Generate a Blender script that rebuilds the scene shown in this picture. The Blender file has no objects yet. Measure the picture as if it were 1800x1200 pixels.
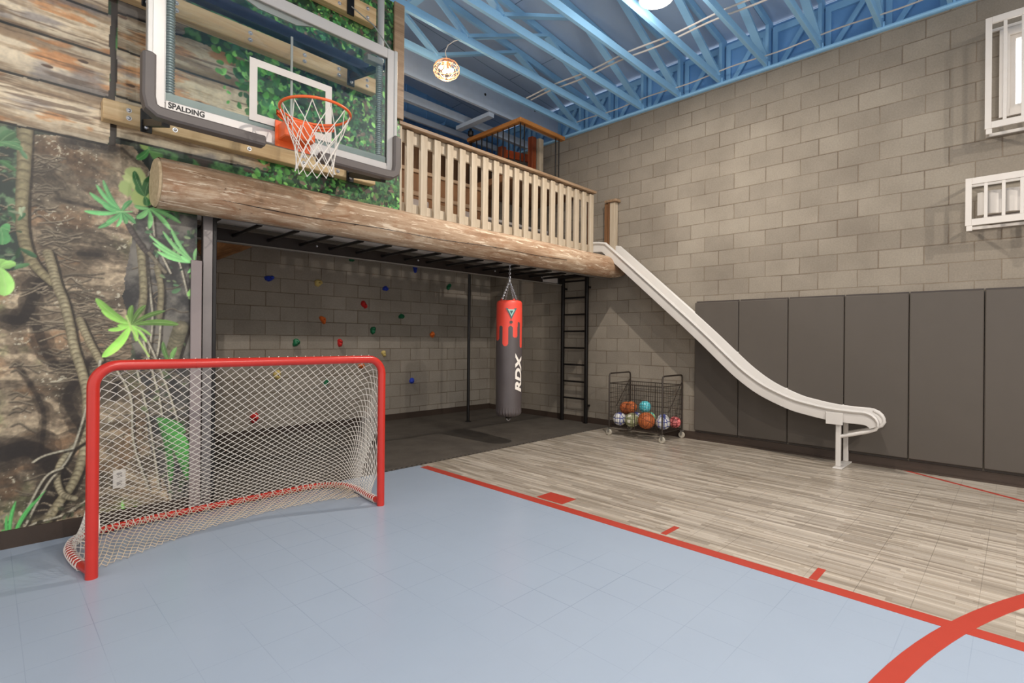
import bpy, math, random
import numpy as np
from mathutils import Vector, Matrix
rnd = random.Random(7)
SC = bpy.context.scene
COL = SC.collection
# ------------------------------------------------------------------ camera
FPX = 907.8; ROLL = -0.0092237; TH = 0.7755865; CH = 1.36
Fd = Vector((math.cos(TH), math.sin(TH), 0)); R0 = Vector((math.sin(TH), -math.cos(TH), 0)); U0 = Vector((0, 0, 1))
Rv = R0*math.cos(ROLL) - U0*math.sin(ROLL); Uv = R0*math.sin(ROLL) + U0*math.cos(ROLL)
cam_d = bpy.data.cameras.new('camera'); cam = bpy.data.objects.new('camera', cam_d); COL.objects.link(cam)
cam_d.sensor_width = 36; cam_d.lens = FPX*36/1800
cam_d.shift_y = -(600-596.14)/1800
cam_d.clip_start = .05
M = Matrix((Rv, Uv, -Fd)).transposed().to_4x4(); M.translation = (0, 0, CH)
cam.matrix_world = M
SC.camera = cam
SC.view_settings.view_transform = 'Standard'; SC.view_settings.look = 'None'
SC.view_settings.exposure = -0.06; SC.view_settings.gamma = 1; SC.view_settings.use_curve_mapping = False
# ------------------------------------------------------------------ light
W = bpy.data.worlds.new('world'); SC.world = W; W.use_nodes = True
W.node_tree.nodes['Background'].inputs[0].default_value = (1.0, .965, .93, 1)
W.node_tree.nodes['Background'].inputs[1].default_value = 1.45
def lamp(name, loc, power, col, size=.16, kind='POINT', rot=None, sx=None):
    d = bpy.data.lights.new(name, kind); d.energy = power; d.color = col
    if kind == 'POINT': d.shadow_soft_size = size
    else: d.size = size
    if kind == 'AREA': d.shape = 'DISK'
    o = bpy.data.objects.new(name, d); o.location = loc
    if rot: o.rotation_euler = rot
    COL.objects.link(o); return o
WARM = (1.0, .92, .83)
LAMPS = [(4.70, 2.62, 4.80, 125), (3.5, -3.2, 4.80, 230), (0.9, 1.0, 4.80, 50), (0.6, -3.2, 4.80, 230), (2.2, 6.0, 4.70, 60)]  # last two are added fill lights, for the nook and for the loft
for lx, ly, lz, p in LAMPS:
    lamp('ceiling_lamp_light', (lx, ly, lz-.03), p, WARM, .06, 'AREA')
    lamp('ceiling_lamp_glow', (lx, ly, lz-.16), p*.27, WARM, .10)
lamp('cage_lamp_light', (3.68, 4.70, 4.40), 22, (1, .78, .52), .05)

# ------------------------------------------------------------------ helpers
def c(r, g, b, a=1.0):
    f = lambda v: ((v/255+.055)/1.055)**2.4 if v/255 > .04045 else v/255/12.92
    return (f(r), f(g), f(b), a)
def ray(x, y): return Rv*((x-900)/FPX) + Fd + Uv*((596.14-y)/FPX)
def onY(x, y, Y):
    r = ray(x, y); return Vector((0, 0, CH)) + r*(Y/r.y)
def onX(x, y, X):
    r = ray(x, y); return Vector((0, 0, CH)) + r*(X/r.x)

class MB:
    def __init__(s): s.v = []; s.f = []; s.m = []; s.mi = 0
    def add(s, vs, fs):
        n = len(s.v); s.v += [tuple(v) for v in vs]
        for f in fs: s.f.append(tuple(i+n for i in f)); s.m.append(s.mi)
        return s
    def box(s, lo, hi):
        x0, y0, z0 = lo; x1, y1, z1 = hi
        return s.add([(x0,y0,z0),(x1,y0,z0),(x1,y1,z0),(x0,y1,z0),(x0,y0,z1),(x1,y0,z1),(x1,y1,z1),(x0,y1,z1)],
              [(3,2,1,0),(4,5,6,7),(0,1,5,4),(1,2,6,5),(2,3,7,6),(3,0,4,7)])
    def bbox(s, lo, hi, b=.004):
        # box with chamfered edges
        lo = Vector(lo); hi = Vector(hi); vs = []; idx = {}
        for i in (0,1):
            for j in (0,1):
                for k in (0,1):
                    for ax in range(3):
                        p = [(lo,hi)[i][0], (lo,hi)[j][1], (lo,hi)[k][2]]
                        sg = (i,j,k)
                        for a in range(3):
                            if a != ax: p[a] += b if sg[a] == 0 else -b
                        idx[(i,j,k,ax)] = len(vs); vs.append(tuple(p))
        fs = []
        for ax in range(3):
            a1, a2 = (ax+1)%3, (ax+2)%3
            for sd in (0,1):
                q = []
                for u, w in ((0,0),(1,0),(1,1),(0,1)):
                    t = [0,0,0]; t[ax] = sd; t[a1] = u; t[a2] = w; q.append(idx[(*t, ax)])
                fs.append(tuple(q) if sd else tuple(q[::-1]))
            for u in (0,1):
                for w in (0,1):
                    t0 = [0,0,0]; t0[a1] = u; t0[a2] = w; t1 = list(t0); t1[ax] = 1
                    q = [idx[(*t0,a1)], idx[(*t1,a1)], idx[(*t1,a2)], idx[(*t0,a2)]]
                    fs.append(tuple(q) if (u == w) else tuple(q[::-1]))
        for i in (0,1):
            for j in (0,1):
                for k in (0,1):
                    q = (idx[(i,j,k,0)], idx[(i,j,k,1)], idx[(i,j,k,2)])
                    fs.append(q if (i+j+k)%2 else q[::-1])
        return s.add(vs, fs)
    def bar(s, a, b, w, h, up=(0,0,1)):
        a = Vector(a); b = Vector(b); d = (b-a).normalized(); up = Vector(up)
        if abs(d.dot(up)) > .99: up = Vector((1,0,0))
        x = d.cross(up).normalized()*(w/2); y = x.normalized().cross(d)*(h/2)
        vs = [a-x-y, a+x-y, a+x+y, a-x+y, b-x-y, b+x-y, b+x+y, b-x+y]
        return s.add(vs, [(3,2,1,0),(4,5,6,7),(0,1,5,4),(1,2,6,5),(2,3,7,6),(3,0,4,7)])
    def tube(s, pts, r, seg=8, closed=False, cap=True, twist=None):
        pts = [Vector(p) for p in pts]; n = len(pts)
        rs = r if hasattr(r, '__len__') else [r]*n
        T = []
        for i in range(n):
            if closed: t = pts[(i+1)%n]-pts[i-1]
            else: t = pts[min(i+1,n-1)]-pts[max(i-1,0)]
            T.append(t.normalized() if t.length > 1e-9 else Vector((0,0,1)))
        N = T[0].orthogonal().normalized(); vs = []
        for i in range(n):
            N = (N - T[i]*N.dot(T[i]))
            N = N.normalized() if N.length > 1e-6 else T[i].orthogonal().normalized()
            B = T[i].cross(N)
            for k in range(seg):
                a = 2*math.pi*k/seg
                vs.append(pts[i] + (N*math.cos(a)+B*math.sin(a))*rs[i])
        fs = []
        for i in range(n if closed else n-1):
            j = (i+1) % n
            for k in range(seg):
                k2 = (k+1) % seg
                fs.append((i*seg+k, i*seg+k2, j*seg+k2, j*seg+k))
        if cap and not closed:
            fs.append(tuple(range(seg))[::-1]); fs.append(tuple((n-1)*seg+k for k in range(seg)))
        return s.add(vs, fs)
    def cyl(s, a, b, r, seg=16): return s.tube([a, b], r, seg)
    def lathe(s, prof, cen=(0,0,0), seg=32, ax='z'):
        vs = []; n = len(prof)
        for r, z in prof:
            for k in range(seg):
                a = 2*math.pi*k/seg; p = (r*math.cos(a), r*math.sin(a), z)
                if ax == 'y': p = (p[0], p[2], p[1])
                if ax == 'x': p = (p[2], p[0], p[1])
                vs.append((p[0]+cen[0], p[1]+cen[1], p[2]+cen[2]))
        fs = []
        for i in range(n-1):
            for k in range(seg):
                k2 = (k+1)%seg; fs.append((i*seg+k, i*seg+k2, (i+1)*seg+k2, (i+1)*seg+k))
        fs.append(tuple(range(seg))[::-1]); fs.append(tuple((n-1)*seg+k for k in range(seg)))
        return s.add(vs, fs)
    def ball(s, cen, r, seg=20, rings=12, sc=(1,1,1)):
        vs = []; fs = []
        for i in range(rings+1):
            t = math.pi*i/rings
            for k in range(seg):
                a = 2*math.pi*k/seg
                vs.append((cen[0]+r*sc[0]*math.sin(t)*math.cos(a), cen[1]+r*sc[1]*math.sin(t)*math.sin(a), cen[2]+r*sc[2]*math.cos(t)))
        for i in range(rings):
            for k in range(seg):
                k2 = (k+1)%seg; fs.append(((i+1)*seg+k, (i+1)*seg+k2, i*seg+k2, i*seg+k))
        return s.add(vs, fs)
    def poly(s, pts, t, nrm):
        n = len(pts); P = [Vector(p) for p in pts]; nn = Vector(nrm)*t
        return s.add(P+[p+nn for p in P], [tuple(range(n))[::-1], tuple(range(n,2*n))]+[(i,(i+1)%n,n+(i+1)%n,n+i) for i in range(n)])
    def build(s, name, mat=None, parent=None, smooth=False, origin=None):
        me = bpy.data.meshes.new(name)
        pp = parent
        while pp is not None and '_o' not in pp and pp.parent is not None: pp = pp.parent
        o3 = Vector(origin) if origin is not None else (Vector(pp['_o']) if pp is not None and '_o' in pp else Vector((0,0,0)))
        me.from_pydata([tuple(Vector(v)-o3) for v in s.v], [], s.f)
        mats = mat if isinstance(mat, (list, tuple)) else [mat]
        for m in mats: me.materials.append(m)
        if len(mats) > 1: me.polygons.foreach_set('material_index', s.m)
        if smooth: me.polygons.foreach_set('use_smooth', [True]*len(me.polygons))
        me.validate(); me.update()
        import bmesh
        bm = bmesh.new(); bm.from_mesh(me); bmesh.ops.recalc_face_normals(bm, faces=bm.faces); bm.to_mesh(me); bm.free()
        if smooth:
            try: me.set_sharp_from_angle(angle=math.radians(40))
            except Exception: pass
        o = bpy.data.objects.new(name, me); COL.objects.link(o)
        if parent is not None: o.parent = parent
        else: o.location = o3
        return o
def tag(o, label, cat, group=None, kind=None):
    o['label'] = label
    if cat: o['category'] = cat
    if group: o['group'] = group
    if kind: o['kind'] = kind
    return o
def struct(o, label=None):
    o['kind'] = 'structure'
    if label: o['label'] = label
    return o
def thing(name, loc, label, cat, group=None):
    o = bpy.data.objects.new(name, None); o.location = loc; o.empty_display_size = .1
    COL.objects.link(o); o['_o'] = tuple(loc); return tag(o, label, cat, group)
def copy_tree(o, delta):
    n = o.copy(); COL.objects.link(n); n.location = Vector(o.location)+Vector(delta)
    for ch in [q for q in bpy.data.objects if q.parent == o]:
        d = ch.copy(); COL.objects.link(d); d.parent = n
        for g in [q for q in bpy.data.objects if q.parent == ch]:
            e = g.copy(); COL.objects.link(e); e.parent = d
    return n

# ------------------------------------------------------------------ materials
class NT:
    def __init__(s, name, rough=.6, metal=0, spec=.5):
        s.m = bpy.data.materials.new(name); s.m.use_nodes = True; s.t = s.m.node_tree
        s.b = s.t.nodes['Principled BSDF']; s.b.inputs['Roughness'].default_value = rough
        s.b.inputs['Metallic'].default_value = metal; s.b.inputs['Specular IOR Level'].default_value = spec
    def n(s, ty, **kw):
        x = s.t.nodes.new(ty)
        for k, v in kw.items():
            if hasattr(x, k): setattr(x, k, v)
            else: x.inputs[k.replace('_', ' ')].default_value = v
        return x
    def l(s, a, b): s.t.links.new(a, b)
    def obj(s): return s.n('ShaderNodeTexCoord').outputs['Object']
    def map(s, vec, sc=(1,1,1), loc=(0,0,0), rot=(0,0,0)):
        m = s.n('ShaderNodeMapping'); m.inputs['Scale'].default_value = sc; m.inputs['Location'].default_value = loc; m.inputs['Rotation'].default_value = rot
        s.l(vec, m.inputs[0]); return m.outputs[0]
    def noise(s, vec, scale=5, detail=4, rough=.6, dist=0):
        x = s.n('ShaderNodeTexNoise'); x.inputs['Scale'].default_value = scale; x.inputs['Detail'].default_value = detail
        x.inputs['Roughness'].default_value = rough; x.inputs['Distortion'].default_value = dist
        s.l(vec, x.inputs['Vector']); return x.outputs['Fac']
    def ramp(s, fac, stops):
        x = s.n('ShaderNodeValToRGB'); e = x.color_ramp.elements
        while len(e) < len(stops): e.new(.5)
        for i, (p, col) in enumerate(stops): e[i].position = p; e[i].color = col
        s.l(fac, x.inputs[0]); return x.outputs[0]
    def mix(s, fac, a, b, mode='MIX'):
        x = s.n('ShaderNodeMix'); x.data_type = 'RGBA'; x.blend_type = mode
        for sock, v in ((x.inputs[0], fac), (x.inputs[6], a), (x.inputs[7], b)):
            if hasattr(v, 'is_output'): s.l(v, sock)
            else: sock.default_value = v
        return x.outputs[2]
    def bump(s, h, st=.3, d=.01):
        x = s.n('ShaderNodeBump'); x.inputs['Strength'].default_value = st; x.inputs['Distance'].default_value = d
        s.l(h, x.inputs['Height']); s.l(x.outputs[0], s.b.inputs['Normal'])
    def col(s, v):
        if hasattr(v, 'is_output'): s.l(v, s.b.inputs['Base Color'])
        else: s.b.inputs['Base Color'].default_value = v
        return s.m
def plain(name, col, rough=.5, metal=0, var=.08, scale=8, bump=0, spec=.5):
    t = NT(name, rough, metal, spec)
    d = tuple(v*(1-var) for v in col[:3])+(1,); u = tuple(min(1, v*(1+var)) for v in col[:3])+(1,)
    f = t.noise(t.obj(), scale, 5)
    t.col(t.ramp(f, [(.3, d), (.7, u)]))
    if bump: t.bump(t.noise(t.obj(), scale*12, 3), bump, .002)
    return t.m
def glow(name, col, st):
    t = NT(name); t.b.inputs['Emission Color'].default_value = col; t.b.inputs['Emission Strength'].default_value = st
    t.col(col); return t.m

def block_mat(name, axis, off, base=(150, 138, 122), dark=(122, 111, 97)):
    t = NT(name, .9, 0, .2)
    sp = t.n('ShaderNodeSeparateXYZ'); t.l(t.obj(), sp.inputs[0])
    cb = t.n('ShaderNodeCombineXYZ'); t.l(sp.outputs[axis], cb.inputs[0]); t.l(sp.outputs['Z'], cb.inputs[1])
    v = t.map(cb.outputs[0], loc=(-off+7.9, 0, 0))
    wob = t.n('ShaderNodeTexNoise'); wob.inputs['Scale'].default_value = 3
    br = t.n('ShaderNodeTexBrick'); br.offset = .5; br.offset_frequency = 2
    for k, val in (('Scale', 1), ('Mortar Size', .0045), ('Mortar Smooth', .35), ('Bias', 0), ('Brick Width', .395), ('Row Height', .1985)):
        br.inputs[k].default_value = val
    br.inputs['Color1'].default_value = c(*base); br.inputs['Color2'].default_value = c(*dark); br.inputs['Mortar'].default_value = c(128, 116, 102)
    t.l(v, br.inputs['Vector'])
    # soft tonal drift and stains that belong to the blocks
    n1 = t.noise(t.obj(), 1.1, 5, .6); g1 = t.ramp(n1, [(.3, (.80, .78, .76, 1)), (.62, (1.06, 1.05, 1.03, 1))])
    n2 = t.noise(t.obj(), 60, 4, .7); g2 = t.ramp(n2, [(.3, (.88, .88, .88, 1)), (.7, (1.08, 1.08, 1.08, 1))])
    x = t.mix(1, t.mix(1, br.outputs['Color'], g1, 'MULTIPLY'), g2, 'MULTIPLY')
    # joint shadow painted as a thin dark line along one side
    v2 = t.map(cb.outputs[0], loc=(-off+7.9-.006, .006, 0))
    b2 = t.n('ShaderNodeTexBrick'); b2.offset = .5; b2.offset_frequency = 2
    for k, val in (('Scale', 1), ('Mortar Size', .004), ('Mortar Smooth', .5), ('Brick Width', .395), ('Row Height', .1985)): b2.inputs[k].default_value = val
    t.l(v2, b2.inputs['Vector'])
    n3 = t.ramp(t.noise(t.obj(), 2.3, 3), [(.42, (0,0,0,1)), (.6, (1,1,1,1))])
    fac = t.n('ShaderNodeMath', operation='MULTIPLY'); t.l(b2.outputs['Fac'], fac.inputs[0]); t.l(n3, fac.inputs[1])
    f2 = t.n('ShaderNodeMath', operation='MULTIPLY'); t.l(fac.outputs[0], f2.inputs[0]); f2.inputs[1].default_value = .75
    x = t.mix(f2.outputs[0], x, c(82, 70, 60))
    inv = t.n('ShaderNodeMath', operation='SUBTRACT'); inv.inputs[0].default_value = 1; t.l(br.outputs['Fac'], inv.inputs[1])
    ad = t.n('ShaderNodeMath', operation='MULTIPLY_ADD'); t.l(n2, ad.inputs[0]); ad.inputs[1].default_value = .15; t.l(inv.outputs[0], ad.inputs[2])
    t.bump(ad.outputs[0], .6, .006)
    return t.col(x)
BLK_R = block_mat('concrete_block_right', 'Y', .318, (144, 136, 124), (133, 125, 114))
BLK_B = block_mat('concrete_block_back', 'X', 2.29, (158, 151, 141), (144, 137, 127))
def wood(name, lo, hi, dk, ax=0, sc=1.0, rough=.6, knots=True, streak=14):
    t = NT(name, rough, 0, .3)
    s = [streak, streak, streak]; s[ax] = streak/14.
    v = t.map(t.obj(), tuple(k*sc for k in s))
    n = t.noise(v, 1.0, 8, .65, 1.2)
    x = t.ramp(n, [(.28, dk), (.45, lo), (.68, hi)])
    s2 = [5, 5, 5]; s2[ax] = 1.1
    m = t.noise(t.map(t.obj(), tuple(k*sc for k in s2)), 1, 4)
    x = t.mix(t.ramp(m, [(.5, (0,0,0,1)), (.75, (.55,.55,.55,1))]), x, dk)
    t.bump(n, .35, .006)
    return t.col(x)
BIGLOG = None
def biglog():
    t = NT('weathered_log', .75, 0, .25)
    n = t.noise(t.map(t.obj(), (1.1, 9, 9)), 1.3, 9, .68, .8)
    x = t.ramp(n, [(.30, c(120, 92, 70)), (.42, c(152, 122, 96)), (.56, c(178, 152, 126)), (.72, c(216, 198, 174))])
    m = t.noise(t.map(t.obj(), (2.2, 5, 5)), 1.5, 6, .7, .5)
    x = t.mix(t.ramp(m, [(.52, (0,0,0,1)), (.70, (.85,.85,.85,1))]), x, c(146, 104, 74))
    p = t.noise(t.map(t.obj(), (2.6, 22, 22)), 1.6, 5, .7, .3)
    x = t.mix(t.ramp(p, [(.56, (0,0,0,1)), (.63, (.85,.85,.85,1))]), x, c(226, 208, 184))
    q = t.noise(t.map(t.obj(), (18, 30, 30)), 1, 3, .6)
    x = t.mix(t.ramp(q, [(.68, (0,0,0,1)), (.74, (.8,.8,.8,1))]), x, c(84, 58, 42))
    t.bump(n, .5, .01)
    return t.col(x)
LOGM = biglog()
PINE = wood('pine_plank', c(196, 166, 124), c(216, 190, 148), c(176, 138, 94), 0, 1.2, .5)
RAILW = wood('grey_stained_rail', c(176, 160, 138), c(192, 178, 157), c(140, 122, 98), 2, 1.0, .6)
CAPW = wood('brown_cap_wood', c(142, 117, 92), c(163, 138, 112), c(110, 85, 62), 0, 1.0, .5)
BROWNW = wood('brown_panel_wood', c(112, 78, 50), c(132, 94, 62), c(80, 52, 32), 2, 1.0, .55)
HONEY = wood('honey_handrail', c(158, 104, 52), c(182, 126, 68), c(112, 68, 30), 0, 1.0, .4)
REDW = wood('red_brown_wood', c(120, 56, 28), c(150, 74, 38), c(72, 34, 20), 2, 1.0, .45)
BLACK = plain('black_steel', c(26, 23, 22), .42, .3, .15)
BROWNBLK = plain('dark_brown_steel', c(38, 28, 23), .5, .2, .15)
GREYTUBE = plain('grey_steel_post', c(120, 114, 112), .35, .5, .06)
BASEB = plain('dark_brown_baseboard', c(58, 45, 36), .6, 0, .1)
BLUE = plain('sky_blue_paint', c(140, 190, 226), .55, 0, .05, 3)
BLUED = plain('deck_blue_paint', c(150, 184, 214), .7, 0, .07, 2)
BLUEW = plain('deep_blue_siding', c(112, 162, 210), .6, 0, .08, 3)
WHITEP = plain('white_metal_paint', c(204, 197, 189), .45, 0, .03)
SLIDEM = plain('cream_slide_plastic', c(198, 193, 187), .35, 0, .025, 6, .05)
RED = plain('red_goal_paint', c(190, 44, 34), .28, 0, .04)
NETW = plain('white_net_cord', c(222, 215, 205), .8, 0, .02)
ORANGE = plain('orange_rim_paint', c(228, 98, 42), .35, 0, .04)
ALU = plain('brushed_aluminium', c(188, 183, 178), .35, .35, .04, 3)
ALUD = plain('dull_aluminium', c(176, 174, 170), .4, .4, .06, 3)
PADG = plain('grey_board_padding', c(92, 84, 80), .5, 0, .05)
GALV = plain('galvanised_spring', c(176, 184, 184), .35, .25, .06)
PADM = plain('charcoal_wall_pad', c(77, 70, 63), .62, 0, .03, 4, .06)
PADE = plain('wall_pad_edge', c(62, 54, 50), .6, 0, .03)
LOFTUN = plain('grey_loft_underside', c(176, 170, 166), .8, 0, .04)
GREYB = plain('grey_beam_paint', c(128, 122, 114), .7, 0, .06)
SILV = plain('silver_bolt', c(200, 200, 204), .3, .8, .04)
PURP = plain('taupe_corner_board', c(140, 128, 126), .6, 0, .04)
def rubber():
    t = NT('black_rubber_mat', .85, 0, .3)
    n = t.noise(t.obj(), 2.5, 8, .7); s = t.noise(t.obj(), 180, 2, .5)
    x = t.ramp(n, [(.3, c(66, 60, 54)), (.7, c(88, 81, 73))])
    x = t.mix(t.ramp(s, [(.62, (0,0,0,1)), (.7, (.4,.4,.4,1))]), x, c(140, 132, 122))
    t.bump(s, .2, .002); return t.col(x)
RUB = rubber()
def seam_fac(t, sc=.2475, ox=0, oy=0, w=.0016, w2=None):
    br = t.n('ShaderNodeTexBrick'); br.offset = 0
    for k, val in (('Scale', 1), ('Mortar Size', w), ('Mortar Smooth', .1), ('Brick Width', sc), ('Row Height', sc)): br.inputs[k].default_value = val
    t.l(t.map(t.obj(), loc=(ox, oy, 0)), br.inputs['Vector']); return br.outputs['Fac']
def bluefloor():
    t = NT('pale_blue_court_tile', .42, 0, .5)
    n = t.noise(t.obj(), .8, 4); x = t.ramp(n, [(.3, c(150, 162, 177)), (.7, c(155, 167, 182))])
    f = seam_fac(t, .2475, -.12+2.475, -.14+2.475)
    p = t.ramp(t.noise(t.obj(), .9, 2), [(.42, (.02,.02,.02,1)), (.70, (.42,.42,.42,1))])
    m = t.n('ShaderNodeMath', operation='MULTIPLY'); t.l(f, m.inputs[0]); t.l(p, m.inputs[1])
    x = t.mix(m.outputs[0], x, c(70, 84, 104))
    r = t.ramp(t.noise(t.obj(), 6, 4), [(.2, (.24,)*3+(1,)), (.8, (.27,)*3+(1,))]); t.l(r, t.b.inputs['Roughness'])
    return t.col(x)
BLF = bluefloor()
def woodfloor():
    t = NT('grey_wood_court_tile', .3, 0, .5)
    v = t.map(t.obj(), rot=(0, 0, math.pi/2))
    def br(w, h, c1, c2, mort, ms, off=.37, fr=2):
        b = t.n('ShaderNodeTexBrick'); b.offset = off; b.offset_frequency = fr; b.squash_frequency = 3; b.squash = .8
        for k, val in (('Scale', 1), ('Mortar Size', ms), ('Mortar Smooth', .1), ('Brick Width', w), ('Row Height', h), ('Bias', -.15)): b.inputs[k].default_value = val
        b.inputs['Color1'].default_value = c1; b.inputs['Color2'].default_value = c2; b.inputs['Mortar'].default_value = mort
        t.l(v, b.inputs['Vector']); return b
    b1 = br(.62, .0412, c(190, 180, 166), c(143, 133, 120), c(140, 128, 114), .0006)
    b2 = br(.47, .0206, c(255, 255, 255), c(208, 202, 194), c(225, 220, 212), .0003, .43, 3)
    x = t.mix(1, b1.outputs['Color'], b2.outputs['Color'], 'MULTIPLY')
    n = t.noise(t.map(t.obj(), (46, 2.2, 1)), 1, 7, .7, .6)
    g = t.ramp(n, [(.28, (.80, .79, .77, 1)), (.5, (1, 1, 1, 1)), (.72, (1.14, 1.13, 1.12, 1))])
    x = t.mix(1, x, g, 'MULTIPLY')
    f = seam_fac(t, .2475, -3.27+4.95, -.14+2.475, .0013)
    p = t.ramp(t.noise(t.obj(), 1.2, 2), [(.35, (.15,.15,.15,1)), (.6, (.8,.8,.8,1))])
    m = t.n('ShaderNodeMath', operation='MULTIPLY'); t.l(f, m.inputs[0]); t.l(p, m.inputs[1])
    x = t.mix(m.outputs[0], x, c(86, 76, 66))
    return t.col(x)
WDF = woodfloor()
REDL = plain('red_court_line', c(170, 58, 44), .35, 0, .03)

# ------------------------------------------------------------------ room shell
XW, YM, YB, ZT = 6.90, 4.59, 7.37, 4.78
def floorobj():
    m = MB()
    m.mi = 0; m.box((-4, -6, -.1), (3.27, 4.58, 0))
    m.mi = 1; m.box((3.27, -6, -.1), (XW+.1, 4.58, 0))
    m.mi = 2
    m.box((3.225, -6, 0), (3.32, 4.50, .0012))
    m.box((3.345, 2.685, 0), (3.54, 2.968, .0012)); m.box((3.345, 1.752, 0), (3.55, 1.796, .0012)); m.box((3.328, .811, 0), (3.525, .854, .0012))
    a = Vector((6.93, .93, 0)); d = (Vector((6.30, -.044, 0))-a).normalized(); n = Vector((-d.y, d.x, 0))*.022
    b = a+d*4
    m.poly([a-n, b-n, b+n, a+n], .0012, (0, 0, 1))
    cx, cy, R, w = 1.70, -4.85, 5.285, .085          # wide red arc
    K = 64; P = []
    for i in range(K+1):
        t = math.radians(20+ i*(100)/K)
        P.append((t,))
    for i in range(K):
        t0, t1 = P[i][0], P[i+1][0]
        q = [(cx+math.cos(t)*r, cy+math.sin(t)*r, 0) for t, r in ((t0, R-w/2), (t0, R+w/2), (t1, R+w/2), (t1, R-w/2))]
        m.poly(q, .0018, (0, 0, 1))
    m.mi = 3; m.box((-4, 4.58, -.1), (XW+.1, 9, -.002))
    return m.build('floor', [BLF, WDF, REDL, RUB])
struct(floorobj(), 'pale blue and grey wood-look court tiles with red lines')
# rubber mat with interlocking edge
m = MB(); m.box((1.13, 4.60, 0), (XW-.002, YB-.002, .012))
x = 1.13
while x < XW-.05:
    m.poly([(x, 4.601, 0), (x+.012, 4.578, 0), (x+.034, 4.578, 0), (x+.046, 4.601, 0)], .012, (0, 0, 1)); x += .062
tag(m.build('rubber_mat', RUB), 'black rubber gym mat with a toothed edge under the monkey bars', 'mat')
# right wall with a window opening
m = MB()
WY0, WY1, WZ0, WZ1 = -.86, .075, 3.62, 4.33
m.box((XW, -6, 0), (XW+.2, WY0, ZT)); m.box((XW, WY1, 0), (XW+.2, YB+.2, ZT)); m.box((XW, WY0, 0), (XW+.2, WY1, WZ0)); m.box((XW, WY0, WZ1), (XW+.2, WY1, ZT))
struct(m.build('wall_right', BLK_R))
m = MB(); m.box((-4, YB, 0), (XW, YB+.2, 3.0)); struct(m.build('wall_back', BLK_B))
def panelmat():
    t = NT('brown_loft_paneling', .6, 0, .3)
    n = t.noise(t.map(t.obj(), (9, 9, .9)), 1, 6, .65, .8)
    x = t.ramp(n, [(.3, c(92, 64, 42)), (.5, c(116, 84, 58)), (.7, c(134, 100, 70))])
    sp = t.n('ShaderNodeSeparateXYZ'); t.l(t.obj(), sp.inputs[0])
    w = t.n('ShaderNodeMath', operation='FRACT'); d = t.n('ShaderNodeMath', operation='DIVIDE'); d.inputs[1].default_value = .14
    t.l(sp.outputs[0], d.inputs[0]); t.l(d.outputs[0], w.inputs[0])
    g = t.ramp(w.outputs[0], [(0, (1,1,1,1)), (.06, (0,0,0,1))])
    return t.col(t.mix(g, x, c(58, 38, 26)))
PANW = panelmat()
m = MB(); m.box((-4, YB, 3.0), (XW, YB+.2, 4.84)); struct(m.build('wall_loft', PANW))
m = MB(); m.box((-4, YB, 4.84), (XW+.2, YB+.2, 6.9))
for i in range(26): m.box((-3.9+i*.42, YB-.012, 4.84), (-3.9+i*.42+.02, YB, 6.9))
m.box((-4, YB-.10, 4.84), (XW, YB, 4.93)); m.box((-4, YB-.16, 5.02), (5.45, YB, 5.06)); m.box((5.6, YB-.2, 5.10), (6.85, YB, 5.15))
struct(m.build('wall_gable', BLUEW))
# left wall core behind the mural, and nook side wall
m = MB(); m.box((-4, YM+.004, 0), (1.150, YM+.13, 2.3)); m.box((-4, YM+.004, 2.3), (1.15, YM+.13, 4.80)); m.box((1.15, YM+.004, 2.67), (3.0, YM+.13, 4.80)); m.box((1.15, YM+.004, 2.45), (3.0, YM+.008, 2.67)); m.box((1.0, YM+.13, 0), (1.12, YB, 2.45))
struct(m.build('wall_left', plain('plain_grey_wall', c(120, 112, 100), .8)))
m = MB(); m.box((-4, YM-.016, 0), (1.155, YM+.002, .115)); struct(m.build('baseboard_left', BASEB))
m = MB(); m.box((1.12, YB-.018, .012), (XW, YB, .11)); struct(m.build('baseboard_back', BASEB))
m = MB(); m.box((XW-.018, -6, 0), (XW, YB-.018, .105)); m.box((XW-.035, -6, 0), (XW-.018, 3.35, .02)); struct(m.build('baseboard_right', BASEB))
# blue plate on top of the right wall
m = MB(); m.box((XW-.03, -6, ZT), (XW+.2, YB, ZT+.045)); m.tube([(XW-.035, -6, ZT+.022), (XW-.035, YB, ZT+.022)], .022, 8)
struct(m.build('trim_1', BLUE), 'pale blue plate on top of the block wall')
# ------------------------------------------------------------------ roof: deck, trusses, eave panels
def ztop(x): return 5.36 + (XW-x)*.085
m = MB(); m.poly([(-4, -6, ztop(-4)+.10), (XW+.5, -6, ztop(XW+.5)+.10), (XW+.5, YB+.2, ztop(XW+.5)+.10), (-4, YB+.2, ztop(-4)+.10)], .05, (0, 0, 1))
def deckmat():
    t = NT('blue_roof_deck', .7, 0, .2)
    br = t.n('ShaderNodeTexBrick'); br.offset = .5
    for k, val in (('Scale', 1), ('Mortar Size', .006), ('Brick Width', 2.36), ('Row Height', 1.18)): br.inputs[k].default_value = val
    br.inputs['Color1'].default_value = c(168, 190, 216); br.inputs['Color2'].default_value = c(158, 182, 210); br.inputs['Mortar'].default_value = c(96, 118, 150)
    t.l(t.obj(), br.inputs['Vector']); return t.col(br.outputs['Color'])
struct(m.build('ceiling', deckmat()))
trussY = [5.22, 4.64, 4.06, 3.47, 2.88, 2.29, 1.70, 1.11, .52, -.07, -.66, -1.25]
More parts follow.
